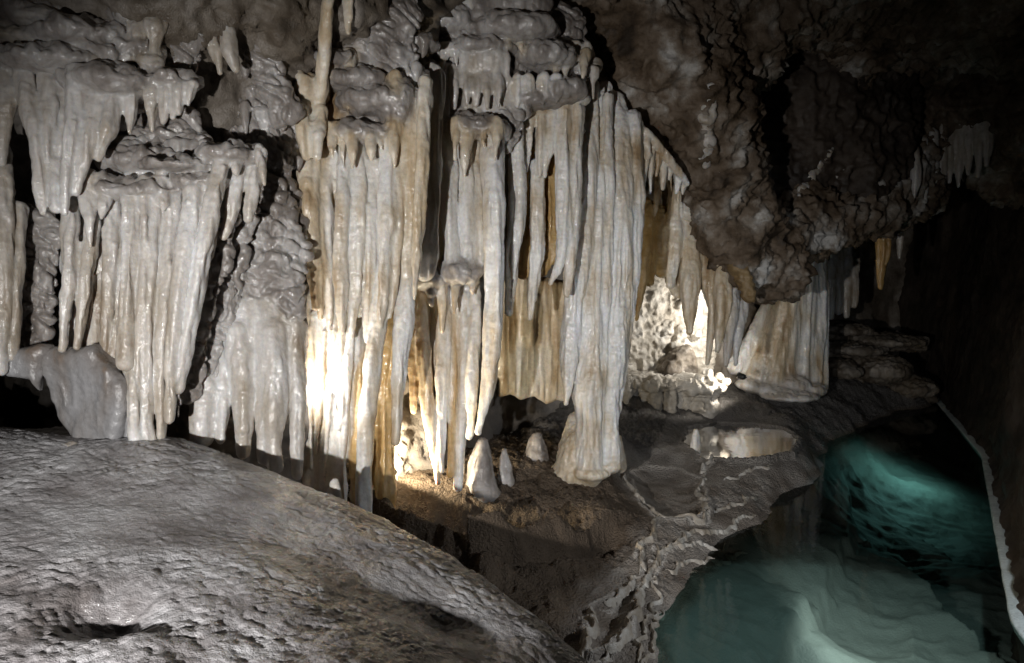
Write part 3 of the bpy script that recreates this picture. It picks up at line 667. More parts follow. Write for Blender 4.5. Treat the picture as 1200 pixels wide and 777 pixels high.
def tiered_drapery():
    f = Form('dripstone_curtain', 'broad wet grey flowstone curtain with leaning folds reaching down to the mound', 'dripstone', 3.05, 0.006, 0.009, mat='grey_calcite')
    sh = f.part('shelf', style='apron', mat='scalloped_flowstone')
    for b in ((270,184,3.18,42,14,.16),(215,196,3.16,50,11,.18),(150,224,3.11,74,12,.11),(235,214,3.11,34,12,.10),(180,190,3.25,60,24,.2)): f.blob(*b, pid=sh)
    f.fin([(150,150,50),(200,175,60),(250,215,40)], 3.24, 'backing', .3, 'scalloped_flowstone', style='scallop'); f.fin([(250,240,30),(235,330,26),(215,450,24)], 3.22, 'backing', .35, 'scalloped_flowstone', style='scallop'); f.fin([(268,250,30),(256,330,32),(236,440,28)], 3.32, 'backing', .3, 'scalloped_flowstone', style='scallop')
    back = f.part('drapery')
    for pts, d in (([(110,245,30),(100,330,30),(95,395,26)],3.11), ([(165,240,35),(150,340,32),(152,430,24)],3.105), ([(222,235,28),(195,350,26),(182,440,20)],3.11), ([(255,200,24),(235,280,20),(215,370,18)],3.12)): f.fin(pts, d, e=.35, pid=back)
    f.fin([(40,265,30),(42,330,28),(40,395,22)], 3.19, 'drapery', .35, 'scalloped_flowstone', style='scallop')
    for i, pts in enumerate(([(84,240,10),(82,330,9),(72,408,4)], [(112,238,9),(100,330,9),(92,406,4)], [(135,236,9),(128,330,8),(122,410,4)], [(160,234,10),(150,330,9),(146,425,10)],
                [(183,232,10),(172,350,11),(169,450,11),(172,526,11)], [(205,232,10),(192,350,10),(188,440,9),(190,512,6)], [(228,228,11),(212,340,10),(200,430,8),(198,492,5)],
                [(262,193,10),(247,260,11),(224,370,11),(209,455,7)], [(248,210,9),(232,290,9),(214,380,8)], [(152,420,9),(156,470,10),(158,525,9)],
                [(22,250,9),(20,330,8),(14,418,7)])):
        f.fin(pts, 3.005 + 0.025*(i % 3))
    f.fringe(90, 250, 232, 13, 26, 3.02, 6); f.fringe(245, 312, 196, 6, 22, 3.06, 6)
    f.fin([(286,188,10),(274,240,9),(263,277,5)], 3.14); f.fin([(303,183,9),(297,222,9),(291,257,5)], 3.16)
    f.fin([(1,185,12),(5,300,11),(1,432,9)], 3.0); f.fin([(-22,150,18),(-16,300,18),(-18,440,14)], 3.02)
    f.build()
tiered_drapery()

def scalloped_mass():
    f = Form('flowstone_mass', 'dark scalloped flowstone bulge ending in stubby pale fingers above the mound', 'flowstone', 3.3, 0.0068, 0.022, 'scallop', 'scalloped_flowstone')
    body = f.part('bulge')
    for pts, d, e in (([(300,255,42),(292,340,56),(285,425,58)],3.40,.36), ([(332,290,24),(334,350,24),(330,430,22)],3.38,.36), ([(318,130,26),(322,190,28),(320,260,34)],3.52,.6),
                      ([(245,60,30),(290,120,28),(325,190,24)],3.5,.7), ([(275,10,30),(300,60,24),(330,130,18)],3.4,.6), ([(240,150,50),(270,250,34)],3.45,.4)): f.fin(pts, d, e=e, pid=body)
    f.fin([(292,345,40),(290,390,50),(288,425,48)], 3.37, 'drapery', .25, 'grey_calcite', style='drip'); f.fin([(238,350,16),(238,400,22),(240,455,22)], 3.34, 'drapery', .4, 'grey_calcite', style='drip')
    for pts, d in (([(233,400,20),(238,465,23),(234,514,13)],3.30), ([(262,410,9),(262,470,8),(258,515,6)],3.30), ([(284,395,17),(287,465,15),(289,531,7)],3.30), ([(322,395,17),(322,480,16),(323,546,10)],3.31), ([(306,410,8),(306,480,7),(308,540,5)],3.30), ([(344,390,12),(349,480,10),(350,556,7)],3.33)):
        f.fin(pts, d, mat='grey_calcite', style='drip')
    f.fin([(262,-5,10),(270,60,9),(277,80,4)], 3.2, 'rib', style='drip', mat='grey_calcite'); f.fin([(240,20,12),(252,60,8),(256,85,4)], 3.22, 'rib', style='drip', mat='grey_calcite')
    f.build()
scalloped_mass()

def broken_block():
    f = Form('broken_block', 'smooth grey broken flowstone block with rusty streaks leaning beside the dark hole', 'rock', 3.0, 0.007, 0.008, 'block', 'block_stone')
    f.prism([(50,414),(72,408),(97,410),(122,405),(130,414),(160,442),(160,470),(150,505),(140,537),(105,538),(88,512),(66,488),(54,452)], 3.09, .07, tilt=-.10)
    f.prism([(161,470),(158,532),(144,537),(151,506)], 3.08, .05, tilt=-.02)
    f.build()
    f = Form('broken_shell', 'thin broken flowstone shell with rusty edge at the mouth of the dark hole', 'rock', 3.0, 0.007, 0.008, 'block', 'block_stone')
    f.prism([(8,418),(28,410),(60,405),(50,424),(46,462),(36,446),(12,440)], 3.06, .035, tilt=.03)
    f.build()
    f = Form('stone_stub', 'rounded pale stone stub on the mound under the broken block', 'rock', 2.85, 0.008, 0.02, 'rubble', 'grey_calcite', amp=.4)
    f.blob(82,533,2.93,17,15,.06); f.blob(98,546,2.9,14,10,.05); f.build()
broken_block()

def cream_curtain():
    f = Form('flowstone_curtain', 'tall cream flowstone curtain under a lumpy shelf, white low down with ochre recesses', 'flowstone', 3.6, 0.0066, 0.013)
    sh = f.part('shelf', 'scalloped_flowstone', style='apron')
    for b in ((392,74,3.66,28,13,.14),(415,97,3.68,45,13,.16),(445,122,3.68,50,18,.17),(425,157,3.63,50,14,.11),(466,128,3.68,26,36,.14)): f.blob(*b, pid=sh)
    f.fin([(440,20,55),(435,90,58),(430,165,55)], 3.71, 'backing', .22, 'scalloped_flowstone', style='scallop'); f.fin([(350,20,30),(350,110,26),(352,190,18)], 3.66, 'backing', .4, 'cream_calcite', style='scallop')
    f.fin([(505,90,16),(503,200,14),(498,320,12)], 3.86, 'backing', .6, 'grey_calcite', style='drip')
    kn = f.part('shelf', 'cream_calcite')
    for b in ((365,108,3.6,20,20,.13),(350,70,3.62,24,30,.12)): f.blob(*b, pid=kn)
    f.fringe(380, 472, 168, 10, 22, 3.52, 5); f.fringe(378, 420, 84, 6, 12, 3.56, 4); f.fringe(400, 470, 108, 6, 12, 3.56, 4.5)
    f.fin([(388,-40,9),(384,10,7),(379,70,8),(374,120,9),(370,160,6)], [3.15,3.36,3.48,3.56,3.6], 'rib')
    f.fin([(346,78,6),(352,92,5),(358,107,2.5)], 3.5)
    f.fin([(356,118,12),(357,150,10),(358,184,6)], 3.5); f.fin([(375,138,9),(372,160,8),(370,184,6)], 3.5); f.fin([(338,90,10),(342,140,8),(346,190,6)], 3.56)
    bk = f.part('drapery')
    f.fin([(425,175,62),(420,260,56),(410,330,46)], 3.645, e=.18, pid=bk); f.fin([(397,318,38),(391,420,34),(385,500,29),(382,590,27)], 3.68, 'drapery', .4, 'white_calcite')
    for i, pts in enumerate(([(360,187,12),(362,240,11),(366,320,9),(368,360,4)], [(375,187,9),(372,250,9),(376,330,8),(377,372,3)], [(387,172,8),(383,230,7),(384,335,8),(386,385,3)], [(405,174,8),(402,230,8),(400,335,8),(399,390,3)],
                [(420,174,9),(419,250,10),(416,345,8),(412,395,3)], [(436,172,9),(437,250,10),(434,345,8),(430,400,3)], [(455,166,10),(456,260,10),(450,340,8),(446,380,4)], [(468,150,10),(465,250,9),(460,330,7),(457,372,3)],
                [(482,112,10),(483,200,10),(479,290,9),(477,350,4)], [(497,102,9),(494,200,9),(487,300,7),(484,350,2.5)])):
        f.fin(pts, 3.555 + .025*(i % 3), mat='white_calcite' if 1 < i < 7 else None)
    f.fin([(438,345,9),(424,450,14),(420,580,14)], 3.72, mat='ochre_calcite')
    f.fin([(452,325,10),(436,420,10),(429,500,10),(426,605,9)], 3.57, mat='white_calcite')
    f.fin([(462,370,11),(452,470,15),(450,595,15)], 3.74, mat='ochre_calcite')
    f.fin([(479,280,10),(473,380,11),(467,450,9),(462,518,5)], 3.60, mat='white_calcite')
    f.build()
    f = Form('stalactite', 'single smooth cream stalactite hanging from the dark roof above the cream curtain', 'stalactite', 3.45, 0.007, 0.01)
    f.fin([(408,-40,9),(408,0,7),(409,37,2.5)], name='tip'); f.build()
cream_curtain()

def popcorn_shelf():
    f = Form('flowstone_curtain', 'grey brown curtain of thin columns below two popcorn shelves beside the dark slot', 'flowstone', 4.05, 0.0074, 0.014)
    sh = f.part('shelf', 'scalloped_flowstone', style='apron')
    for b in ((600,38,4.16,58,18,.22),(560,60,4.14,46,13,.18),(642,70,4.2,38,18,.2),(655,108,4.2,34,13,.16),(625,118,4.18,34,12,.14),(520,30,4.2,50,24,.2)): f.blob(*b, pid=sh)
    s2 = f.part('shelf', 'scalloped_flowstone', style='apron')
    for b in ((558,148,4.03,37,16,.11),(585,155,4.03,14,12,.10)): f.blob(*b, pid=s2)
    f.fin([(570,10,75),(570,80,62),(562,150,44)], 4.13, 'backing', .2, 'scalloped_flowstone', style='scallop'); f.fin([(645,50,50),(648,110,44),(650,150,36)], 4.33, 'backing', .3, 'scalloped_flowstone', style='scallop')
    f.fin([(562,72,36),(562,112,32)], 4.06, 'drapery', .28, 'grey_calcite')
    for x, t in ((533,126),(546,121),(558,123),(571,127),(584,125)): f.fin([(x,85,7),(x,108,6),(x,t,3)], 4.0, mat='grey_calcite')
    f.fin([(506,82,7),(508,130,6),(510,172,5)], 4.0, mat='grey_calcite'); f.fin([(519,82,7),(519,130,6),(521,168,5)], 4.02, mat='grey_calcite')
    lb = ('stalactite', 'small pale stalactite fringing the upper popcorn shelf', 'stalactite', 'small stalactites fringing the popcorn shelf')
    for x, t in ((606,125),(620,128),(637,125),(652,120)): f.fin([(x,92,8),(x,108,6),(x-1,t,2.5)], 4.08, thing=lb, mat='white_calcite')
    f.fringe(525, 592, 162, 8, 20, 3.92, 5); f.fringe(490, 565, 336, 8, 24, 3.97, 5); f.fringe(640, 690, 80, 5, 12, 4.1, 4); f.fringe(560, 640, 52, 7, 12, 4.05, 4.5)
    f.fin([(532,190,34),(528,260,36),(525,325,36)], 4.10, 'drapery', .22); f.fin([(527,335,36),(524,400,32),(520,480,24)], 4.12, 'drapery', .25)
    for i, pts in enumerate(([(524,166,10),(527,220,9),(531,310,9)], [(543,168,9),(546,230,8),(549,310,9)], [(558,172,7),(559,240,7),(560,310,8)])): f.fin(pts, 3.98 + .02*i, mat='white_calcite')
    f.fin([(577,168,15),(578,230,13),(580,300,12),(577,400,12),(574,445,10),(562,506,5)], 3.98, mat='white_calcite')
    s3 = f.part('shelf', 'scalloped_flowstone', style='apron')
    for b in ((503,328,4.04,22,13,.12),(540,318,4.04,26,18,.14)): f.blob(*b, pid=s3)
    for i, (pts, m) in enumerate((([(494,340,9),(497,420,8),(504,500,7),(514,565,4)],'cream_calcite'), ([(487,335,8),(484,420,7),(486,482,4)],None), ([(507,340,8),(507,440,7),(508,532,5)],'white_calcite'), ([(519,336,8),(518,440,8),(517,550,5)],'white_calcite'),
                ([(531,345,7),(529,450,7),(527,556,5)],'ochre_calcite'), ([(543,330,13),(543,430,12),(540,520,8),(537,571,5)],'white_calcite'), ([(557,335,7),(554,450,7),(551,512,4)],'white_calcite'))):
        f.fin(pts, 4.02 + .03*(i % 3), mat=m)
    f.build()
popcorn_shelf()

def middle_stalactites():
    f = Form('dripstone_curtain', 'ochre folded curtain hidden behind the long pale stalactites', 'dripstone', 4.35, 0.0075, 0.012, mat='ochre_calcite')
    f.fin([(640,190,16),(642,280,18),(636,318,8)], 4.40, 'drapery', .4); f.fin([(625,170,14),(618,260,14),(612,320,8)], 4.42, 'drapery', .4); f.fin([(662,140,22),(660,240,20),(655,300,14)], 4.42, 'drapery', .4)
    f.blob(665,118,4.3,26,10,.12, mat='white_calcite'); f.blob(630,132,4.3,26,9,.12, mat='white_calcite')
    sh = ('stalactite', 'short slim pale stalactite ending high in the gap before the big column', 'stalactite', 'short slim stalactites before the big column')
    for pts in ([(620,130,8),(618,165,7),(617,201,3)], [(634,130,7),(633,170,6),(631,206,2.5)], [(647,128,7),(643,180,6),(639,207,2.5)]): f.fin(pts, 4.25, mat='white_calcite', thing=sh)
    for pts, d, lab in (([(606,135,10),(607,230,10),(602,300,10),(597,367,4)],4.2,'long pale stalactite closest to the popcorn shelf curtain'), ([(628,195,9),(629,290,9),(624,340,6),(620,373,3)],4.3,'slim pale stalactite reaching lowest before the cut cream drape'),
                   ([(661,122,10),(661,200,9),(662,270,9),(652,318,6),(646,332,3)],4.24,'pale stalactite whose tip bends towards the popcorn shelf'), ([(675,130,9),(672,220,9),(668,300,8),(664,345,4)],4.26,'pale stalactite pressed against the big fluted column')):
        f.fin(pts, d, mat='white_calcite', thing=('stalactite', lab, 'stalactite', 'long stalactites before the big column'))
    f.build()
middle_stalactites()

def great_column():
    f = Form('stalactite_column', 'tall pale fluted column standing on the mud floor on a spreading foot', 'column', 4.5, 0.0078, 0.013, mat='white_calcite')
    f.fin([(694,106,9),(690,200,12),(682,290,13),(672,350,12),(668,420,11),(663,472,3.5)], 4.44)
    sh = f.part('shaft'); f.fin([(704,110,10),(702,200,15),(697,300,20),(692,420,21),(690,500,17),(690,553,19)], 4.5, pid=sh)
    s2 = f.part('shaft'); f.fin([(722,124,12),(725,220,18),(722,320,19),(716,430,16),(712,500,12),(713,547,12)], 4.53, pid=s2)
    f.fin([(742,138,10),(745,230,11),(739,330,11),(731,400,9),(722,480,6)], 4.56, 'fold'); f.fin([(711,115,7),(713,220,7),(709,350,7),(703,460,6)], 4.46, 'fold')
    f.fin([(682,150,9),(680,250,9),(674,330,8)], 4.46, 'fold')
    f.fin([(698,104,6),(738,140,6),(765,164,5.5),(788,193,5),(806,216,3)], [4.58,4.58,4.62,4.7,4.8], 'ridge'); f.fin([(715,125,12),(740,155,8),(762,182,4)], 4.6, 'ridge', .5)
    for k, (x, y, t) in enumerate(((748,146,236),(756,156,214),(763,164,226),(770,172,206),(777,181,222),(785,190,210),(793,200,226),(801,211,228))):
        f.fin([(x, y, 6), (x, (y + t)/2, 4.5), (x - 1, t, 2)], 4.58 + .035*k, 'fold')
    ft = f.part('foot', 'cream_calcite'); f.fin([(682,498,14),(676,530,22),(670,556,27)], 4.58, pid=ft); f.blob(692,552,4.5,24,10,.12, pid=ft); f.blob(714,545,4.52,13,9,.08, pid=ft)
    f.build()
great_column()

def alcove_drapery():
    f = Form('dripstone_curtain', 'cream drapery of ragged pointed folds hanging above the brightly lit alcove', 'dripstone', 5.4, 0.0098, 0.016)
    b = f.part('drapery')
    for pts in ([(800,225,28),(803,290,30),(805,330,22)], [(836,235,24),(846,300,24),(852,345,16)]): f.fin(pts, 5.46, e=.3, pid=b)
    f.fringe(760, 835, 182, 12, 20, 5.2, 4.5, slope=.62)
    f.fin([(789,190,8),(788,222,6),(790,262,10)]); f.fin([(798,192,6),(799,240,8)]); f.fin([(773,180,7),(771,230,4),(768,252,2)]); f.fin([(806,195,9),(808,250,12)]); f.fin([(822,205,12),(826,250,14)])
    for i, (pts, m) in enumerate((([(757,245,9),(752,310,10),(745,375,3)],'ochre_calcite'), ([(764,250,9),(758,330,6)],'ochre_calcite'), ([(777,255,10),(773,316,11)],'ochre_calcite'), ([(790,262,12),(786,334,5)],None), ([(806,260,13),(808,340,13),(809,389,4)],None),
                ([(824,268,10),(832,330,11),(839,365,9),(828,426,3)],None), ([(842,280,10),(847,350,10),(840,410,4)],None), ([(858,300,10),(857,370,9),(850,428,3)],'grey_calcite'), ([(869,318,9),(866,390,7),(862,426,3)],'grey_calcite'))):
        f.fin(pts, 5.36 + .04*(i % 3), mat=m)
    f.build()
    f = Form('rock_rib', 'rough ochre rock rib slanting down beside the alcove drapery', 'rock', 5.2, 0.012, 0.02, 'rubble', 'ochre_rock')
    f.fin([(815,190,8),(835,225,10),(853,265,11),(868,310,11),(878,350,6)], 5.24, 'rib'); f.build()
    f = Form('stalactite', 'pale single stalactite hanging between the ochre rib and the knobbly boss', 'stalactite', 5.3, 0.011, 0.01)
    f.fin([(878,205,8),(880,260,8),(878,319,2.5)], name='tip'); f.build()
calcite('ochre_rock', [(0.30, (.07,.04,.015)), (0.45, (.16,.10,.04)), (0.58, (.25,.17,.08)), (0.72, (.33,.25,.15))], streak=(5,5,5), bump=0.8, fine=120, rough=(0.4,0.8), coat=0.0)
alcove_drapery()

def back_drapery():
    f = Form('dripstone_curtain', 'broad smooth cream drape with a cut straight bottom hanging behind the slim stalactites', 'dripstone', 5.0, 0.0115, 0.03)
    f.prism([(575,335),(600,320),(668,330),(668,474),(652,470),(640,475),(626,464),(612,468),(598,460),(584,464),(585,400)], 5.05, .07, 'drapery', tilt=.15)
    for pts in ([(588,340,9),(586,440,7)], [(622,335,10),(618,400,7)]): f.fin(pts, 4.98, 'fold')
    f.build()
back_drapery()

def flared_column():
    f = Form('flared_column', 'bluish grey fluted column flaring into a skirt at the pool end', 'column', 7.1, 0.0125, 0.025, mat='grey_calcite')
    for i in range(13):
        t = i/12; xt = 908 + 56*t; xb = 862 + 100*t**.9; yb = 430 + 24*min(1, t*2.2); dd = 7.15 - .16*math.sin(math.pi*t)
        xm = xt + (xb - xt)*.42 + RG.uniform(-2, 2)
        f.fin([(xt, 290 + 40*(1 - t), 5 + RG.uniform(0, 3)), (xm, 380, 6 + RG.uniform(0, 3)), (xb, yb, 7 + RG.uniform(0, 4))], dd + RG.uniform(-.03, .03), 'fold', mat='cream_calcite' if 2 <= i <= 5 else 'white_calcite')
    f.fin([(935,300,24),(925,380,30),(912,448,40)], 7.2, 'core', .6, 'cream_calcite')
    ft = f.part('foot', 'grey_calcite')
    for b in ((930,452,6.98,20,13,.13),(893,454,7.0,24,8,.14),(912,458,6.95,22,7,.16),(950,457,7.0,18,8,.14),(875,450,7.0,14,7,.12),(925,464,6.85,34,6,.2)): f.blob(*b, pid=ft)
    f.build()
    f = Form('stalactite_curtain', 'dim thin columns lined up in the dark passage behind the flared column', 'dripstone', 8.2, 0.016, 0.025, mat='grey_calcite')
    for x, t in ((973,372),(983,366),(992,370),(1001,358)): f.fin([(x,285,6),(x,330,5),(x,t,4)])
    f.build()
flared_column()

def upper_tiers():
    def tiers(label, rows, vox, mat):
        f = Form('flowstone_tier', label, 'flowstone', rows[0][3], vox, .02, 'apron', mat, riders=0)
        for x0, x1, y, d, sl in rows:
            sh = f.part('shelf', style='apron'); x = x0
            while x < x1:
                r = RG.uniform(9, 16); f.blob(x, y + sl*(x - x0) + RG.uniform(-5, 5), d + RG.uniform(-.03, .05), r, r*RG.uniform(.5, .8), .09, pid=sh); x += r*1.1
            x = x0
            while x < x1:
                w = RG.uniform(2.5, 5.5); l = RG.choice([8, 12, 16, 24, 34]); yy = y + sl*(x - x0)
                f.fin([(x, yy - 4, w*1.5), (x, yy + l*.5, w), (x + RG.uniform(-2, 2), yy + l, w*.3)], d - .07 + RG.uniform(-.02, .03), 'drip', style='drip'); x += w*RG.uniform(1.6, 3.2)
        f.build()
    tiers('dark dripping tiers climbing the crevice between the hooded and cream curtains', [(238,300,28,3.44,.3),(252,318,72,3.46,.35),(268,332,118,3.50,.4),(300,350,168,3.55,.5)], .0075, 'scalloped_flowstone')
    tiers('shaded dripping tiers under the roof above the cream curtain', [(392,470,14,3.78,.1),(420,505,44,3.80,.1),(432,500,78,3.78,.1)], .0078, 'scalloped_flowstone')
    tiers('lumpy dripping tiers under the roof above the popcorn shelves', [(505,600,6,4.18,.0),(600,690,34,4.3,.3),(650,705,76,4.3,.2),(515,560,58,4.12,.0)], .0085, 'grey_calcite')
    tiers('low shaded tier between the hooded curtain and the broad grey one', [(118,250,168,3.24,.05)], .0075, 'scalloped_flowstone')
upper_tiers()

# ------------------------------------------------------------------ roof rock
def roof_rock():
    f = Form('cave_ceiling', 'rough brown rock roof sloping down towards the pool', None, 5, 0.0175, 0.24, 'rock', 'brown_rock', kind='structure')
    p = f.part('rock')
    for b in ((720,10,4.9,90,60,.45),(770,60,4.85,60,85,.40),(812,130,5.0,50,85,.36),(842,205,5.25,38,75,.32),(865,270,5.5,32,65,.30),(905,305,5.7,40,46,.30),(948,262,6.0,55,44,.36),(1005,245,6.3,50,40,.36),
              (1050,215,6.5,55,55,.4),(1105,110,6.6,110,75,.6),(1190,80,6.6,130,100,.8),(960,-20,5.4,190,65,.7),(840,-20,5.0,120,70,.5),(1060,20,6.0,120,70,.6),(1280,100,6.2,150,160,1.),(880,40,5.1,40,60,.3),(1000,60,5.9,30,60,.35),(690,-60,4.4,120,60,.6),(1000,-140,4.6,320,110,.8),(1300,-80,5,250,160,1.)): f.blob(*b, pid=p)
    f.build()
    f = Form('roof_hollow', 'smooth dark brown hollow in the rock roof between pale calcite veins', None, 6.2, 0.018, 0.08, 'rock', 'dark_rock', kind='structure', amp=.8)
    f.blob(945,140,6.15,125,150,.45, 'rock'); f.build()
    bpy.context.view_layer.update(); dg = bpy.context.evaluated_depsgraph_get()
    def hit(px, py, default):
        r = P(px, py, 1.0) - CAM; ok, loc, *_ = sc.ray_cast(dg, Vector(CAM), Vector(r).normalized())
        return float(np.dot(np.array(loc) - CAM, FWD)) if ok else default
    def _vein(label, fins, d, m):
        f = Form('calcite_vein', label, 'calcite vein', d, 0.011, 0.02, 'rubble', m, amp=.6)
        q = f.part('crust')
        for pts in fins:
            n = 14; ts = np.linspace(0, 1, len(pts)); tt = np.linspace(0, 1, n)
            pp = [(np.interp(t, ts, [p[0] for p in pts]) + RG.uniform(-2.5, 2.5), np.interp(t, ts, [p[1] for p in pts]), np.interp(t, ts, [p[2] for p in pts])*RG.uniform(.5, 1.3)) for t in tt]
            dd = [hit(p[0], p[1], d) for p in pp]; md = float(np.median(dd)); dd = [min(max(z, md - .5), md + .5) + .02 for z in dd]
            f.fin(pp, dd, pid=q, e=.6)
        f.build()
    _vein('white calcite trickle running down the brown roof rock', [[(832,90,5),(827,130,8),(831,165,9),(829,200,7)], [(820,180,4),(840,205,4)]], 4.72, 'grey_calcite')
    _vein('pale thin calcite vein slanting across the dark roof hollow', [[(984,166,2.5),(962,192,4),(946,215,4),(934,230,3)], [(998,190,2),(975,212,3)]], 5.85, 'grey_calcite')
    f = Form('stalactite', 'brown carrot stalactite hanging in the dark passage', 'stalactite', 6.6, 0.013, 0.01, mat='ochre_calcite')
    f.fin([(1034,250,10),(1035,295,8),(1032,338,2.5)], name='tip'); f.build()
    f = Form('stalactite', 'tiny grey stalactite beside the brown carrot stalactite', 'stalactite', 6.6, 0.01, 0.01, mat='grey_calcite')
    f.fin([(1054,260,5),(1054,285,4),(1054,303,1.5)], name='tip'); f.build()
    f = Form('stalactite_fringe', 'row', 'stalactite', 6.2, 0.0125, 0.012, mat='grey_calcite')
    lb = ('stalactite', 'dim grey stalactite in the fringe along the dark roof edge', 'stalactite', 'stalactites along the dark roof edge')
    for x, y0, t in ((1083,190,237),(1093,180,229),(1104,172,231),(1113,168,214),(1124,162,218),(1135,160,204),(1147,158,207),(1157,156,194),(1072,200,232)): zz = min(hit(x, y0 - 14, 6.1), 6.6) + .04; f.fin([(x,y0-24,6),(x,(y0+t)/2,5),(x-1,t,2.2)], zz, thing=lb)
    f.build()
roof_rock()

# ------------------------------------------------------------------ stalagmites and stones on the floor
def small_things():
    def mite(label, px, top, base, w, d, mat='grey_calcite', vox=.008):
        f = Form('stalagmite', label, 'stalagmite', d, vox, .01, 'drip', mat, amp=.7)
        f.fin([(px,top+w*.25,w*.25),(px,(top+base)/2,w*.40),(px,base,w*.5),(px,base+4,w*.58),(px,base+14,w*.7)], name='cone'); f.build()
    mite('grey cone shaped stalagmite at the foot of the thin columns', 565, 512, 566, 35, 4.2, 'scalloped_flowstone')
    mite('small blunt grey stalagmite beside the cone shaped one', 591, 524, 550, 17, 4.35, 'scalloped_flowstone')
    mite('dark pointed stalagmite between the blunt one and the big column', 629, 506, 530, 26, 4.7, 'scalloped_flowstone')
    mite('little stub stalagmite tucked behind the big column', 725, 508, 531, 14, 4.8, 'cream_calcite')
    mite('small white stalagmite standing in the shallow puddle', 815, 502, 523, 12, 5.52, 'white_calcite')
    mite('small grey stalagmite where the mound meets the white curtain', 394, 560, 580, 15, 3.1)
    mite('pale pointed tip hanging stub in the lit niche', 475, 478, 510, 12, 4.3, 'cream_calcite')
    f = Form('rock_ledge', 'brightly lit corrugated pale ledge along the foot of the alcove', 'rock', 6.3, 0.0125, .03, 'rubble', 'pale_rock')
    p = f.part('slab')
    for b in ((770,446,6.55,48,7,.30),(815,452,6.5,35,8,.22)): f.blob(*b, pid=p)
    for x in (735,746,757,768,783,794,806,820,832): f.fin([(x,448,7),(x,462,7),(x,480,8)], 6.35 + .05*(x % 3), 'buttress')
    f.build()
    f = Form('lit_wall_crust', 'rough crust coloured pale for the lamplight on the alcove back wall', 'calcite crust', 6.8, .0125, .03, 'rubble', 'pale_rock')
    f.prism([(716,318),(770,305),(830,325),(842,400),(836,446),(716,446)], 6.86, .07, 'crust', tilt=.25)  # paler than the wall around it, lamplight on this patch put into colour
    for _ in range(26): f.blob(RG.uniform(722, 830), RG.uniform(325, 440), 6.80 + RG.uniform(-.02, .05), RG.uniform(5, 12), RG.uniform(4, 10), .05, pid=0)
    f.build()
    f = Form('boulder', 'angular grey boulder in front of the lit alcove wall', 'rock', 6.4, .0125, .04, 'rubble', 'wall_rock', amp=.6)
    f.prism([(768,442),(776,424),(792,410),(806,404),(813,416),(816,442)], 6.70, .14, tilt=.1); f.build()
    for i, (x, y, r) in enumerate(((829,438,7),(843,441,6),(850,447,6),(836,449,5),(820,446,5))):
        f = Form('stone', 'small white crusted stone on the lit ledge near the alcove lamp', 'stone', 6.5, .0115, .02, 'rubble', 'pale_rock', group='white stones near the alcove lamp', amp=.5)
        f.blob(x, y, 6.5 - .02*i, r, r*.85, r*6.5/FPX, 'stone'); f.build()
    for i, (x, y, d, rx, ry, rd, lab) in enumerate(((985,385,8.6,32,6,.4,'uppermost dim rock step under the thin dark columns'), (1040,398,8.4,40,6,.4,'long dim rock step in the dark passage'), (1000,408,8.2,36,6,.35,'middle dim rock step beside the flared column'),
            (1030,432,8.0,34,16,.35,'knobbly dark rock step above the pool'), (985,432,7.9,22,10,.3,'lowest flat rock step next to the flared column'), (1065,452,8.0,28,12,.3,'dark rounded rock at the pool tip'))):
        f = Form('rock_step', lab, 'rock', d, .018, .03, 'rubble', 'wall_rock'); f.blob(x, y, d, rx, ry, rd, 'slab'); f.fin([(x-rx,y+ry+2,6),(x+rx,y+ry+4,6)], d, 'slab'); f.build()
small_things()

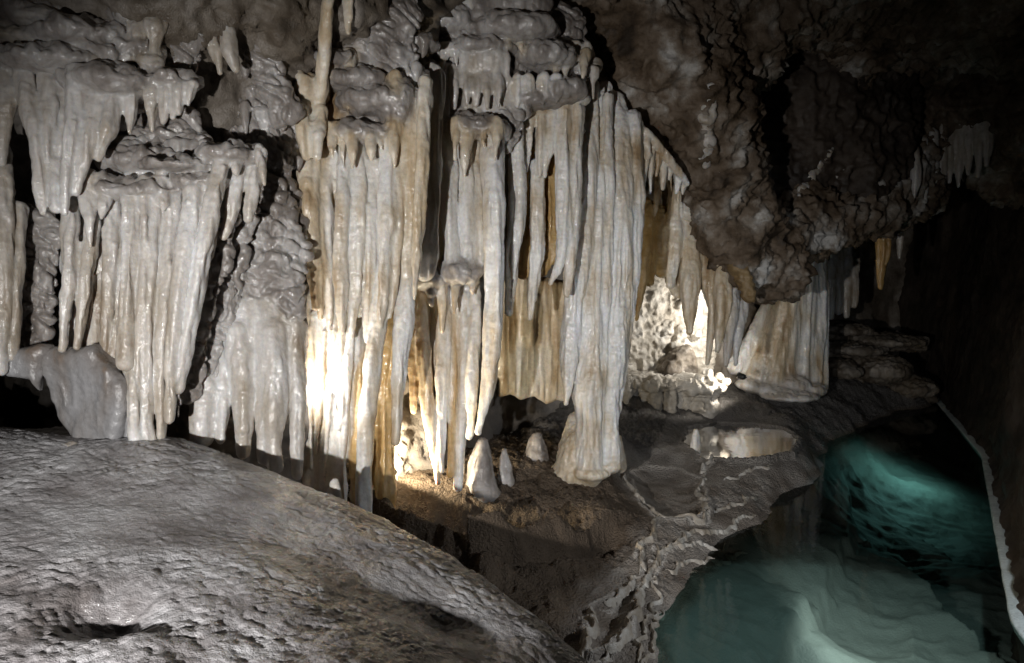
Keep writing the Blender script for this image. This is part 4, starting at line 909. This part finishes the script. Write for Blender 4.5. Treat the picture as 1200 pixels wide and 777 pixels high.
def right_wall():
    """dark wall along the walkway side of the pool"""
    path = np.array([(1.90, 1.6), (2.16, 3.1), (3.72, 5.85), (4.75, 8.5), (5.0, 10.5)])
    s = np.concatenate([[0], np.cumsum(np.hypot(*np.diff(path, axis=0).T))]); t = np.arange(0, s[-1], .034)
    x, y = np.interp(t, s, path[:, 0]), np.interp(t, s, path[:, 1])
    for _ in range(12):
        x[1:-1] = (x[:-2]+2*x[1:-1]+x[2:])/4; y[1:-1] = (y[:-2]+2*y[1:-1]+y[2:])/4
    hs = np.arange(-1.3, 3.6, .04)
    lean = np.where(hs < -.06, .10, np.where(hs < .05, 0.03, .06 + .10*(hs-.05)))
    T, Hh = np.meshgrid(np.arange(len(t)), hs, indexing='ij')
    v = np.stack([x[T] + np.interp(Hh, hs, lean)*.9, y[T] - np.interp(Hh, hs, lean)*.4, Hh], -1).reshape(-1, 3).astype(np.float32)
    I = np.arange(T.size).reshape(T.shape); q = np.stack([I[:-1, :-1], I[:-1, 1:], I[1:, 1:], I[1:, :-1]], -1).reshape(-1, 4)
    n = vnormals(v, q); v = v + n*(disp('rubble', v, n)*.8 + .05*sn(v, 1.6, 3)*(np.abs(v[:, 2]) > .15))[:, None]
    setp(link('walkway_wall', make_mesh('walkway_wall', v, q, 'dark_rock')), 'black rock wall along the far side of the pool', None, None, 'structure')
    # waterline crust, with the lit line put into its pale teal colour
    f = np.stack([x, y], 1); nrm = np.stack([-(np.gradient(y)), np.gradient(x)], 1); nrm /= np.linalg.norm(nrm, axis=1)[:, None]
    prof = [(-.03, -.04), (.005, -.04), (.018, -.02), (.021, .0), (.016, .012), (-.03, .016)]
    vv = []; 
    for i in range(len(t)):
        for a, h in prof: vv.append((x[i] + nrm[i, 0]*a, y[i] + nrm[i, 1]*a, h))
    vv = np.array(vv, np.float32); k = len(prof); I = np.arange(len(vv)).reshape(-1, k)
    q = np.stack([I[:-1, :-1], I[1:, :-1], I[1:, 1:], I[:-1, 1:]], -1).reshape(-1, 4)
    n = vnormals(vv, q); vv += n*(.002*sn(vv, 14) + .002*sn(vv, 50, 3))[:, None]
    setp(link('lit_waterline_crust', make_mesh('lit_waterline_crust', vv, q, 'teal_lit_crust')), 'thin crust along the dark wall waterline coloured as a lit teal line', 'calcite crust')
right_wall()

# ------------------------------------------------------------------ lamp fittings
def plain(name, col, rough=.5, emit=None, strength=0):
    m = bpy.data.materials.new(name); m.use_nodes = True; b = m.node_tree.nodes['Principled BSDF']
    b.inputs['Base Color'].default_value = (*col, 1); b.inputs['Roughness'].default_value = rough
    if emit: b.inputs['Emission Color'].default_value = (*emit, 1); b.inputs['Emission Strength'].default_value = strength
    MATS[name] = m
plain('lamp_housing', (.02, .02, .02)); plain('lamp_lens', (.9, .9, .85), .2, (1, .93, .8), 4)
def lathe(prof, n=14):
    v, q = [], []
    for r, z in prof:
        for i in range(n): a = 2*math.pi*i/n; v.append((r*math.cos(a), r*math.sin(a), z))
    for j in range(len(prof)-1):
        for i in range(n): q.append((j*n+i, j*n+(i+1) % n, (j+1)*n+(i+1) % n, (j+1)*n+i))
    return np.array(v, np.float32), np.array(q, np.int32)
def fixture(loc, target, label):
    r = link('cave_lamp', None, None, loc); aim(r, target); setp(r, label, 'lamp', 'small floodlights hidden among the dripstone')
    v, q = lathe([(.0005, .075), (.018, .074), (.024, .06), (.026, .03), (.030, .012), (.027, .011)]); link('housing', make_mesh('housing', v, q, 'lamp_housing'), r)
    v, q = lathe([(.0005, .014), (.015, .0135), (.026, .012)]); link('lens', make_mesh('lens', v, q, 'lamp_lens'), r)
    v, q = lathe([(.004, .03), (.004, .09)], 6); link('bracket', make_mesh('bracket', v, q, 'lamp_housing'), r)
fixture(LAMP_A, P(515, 480, 4.3), 'small floodlight on the mud floor behind the cream curtain')
fixture(LAMP_B, P(392, 410, 3.6), 'small floodlight tucked behind the scalloped flowstone edge')
fixture(LAMP_C, P(800, 425, 6.7), 'small floodlight at the foot of the flared column')
fixture(LAMP_F, P(765, 385, 6.9), 'small floodlight hidden high behind the alcove drapery')
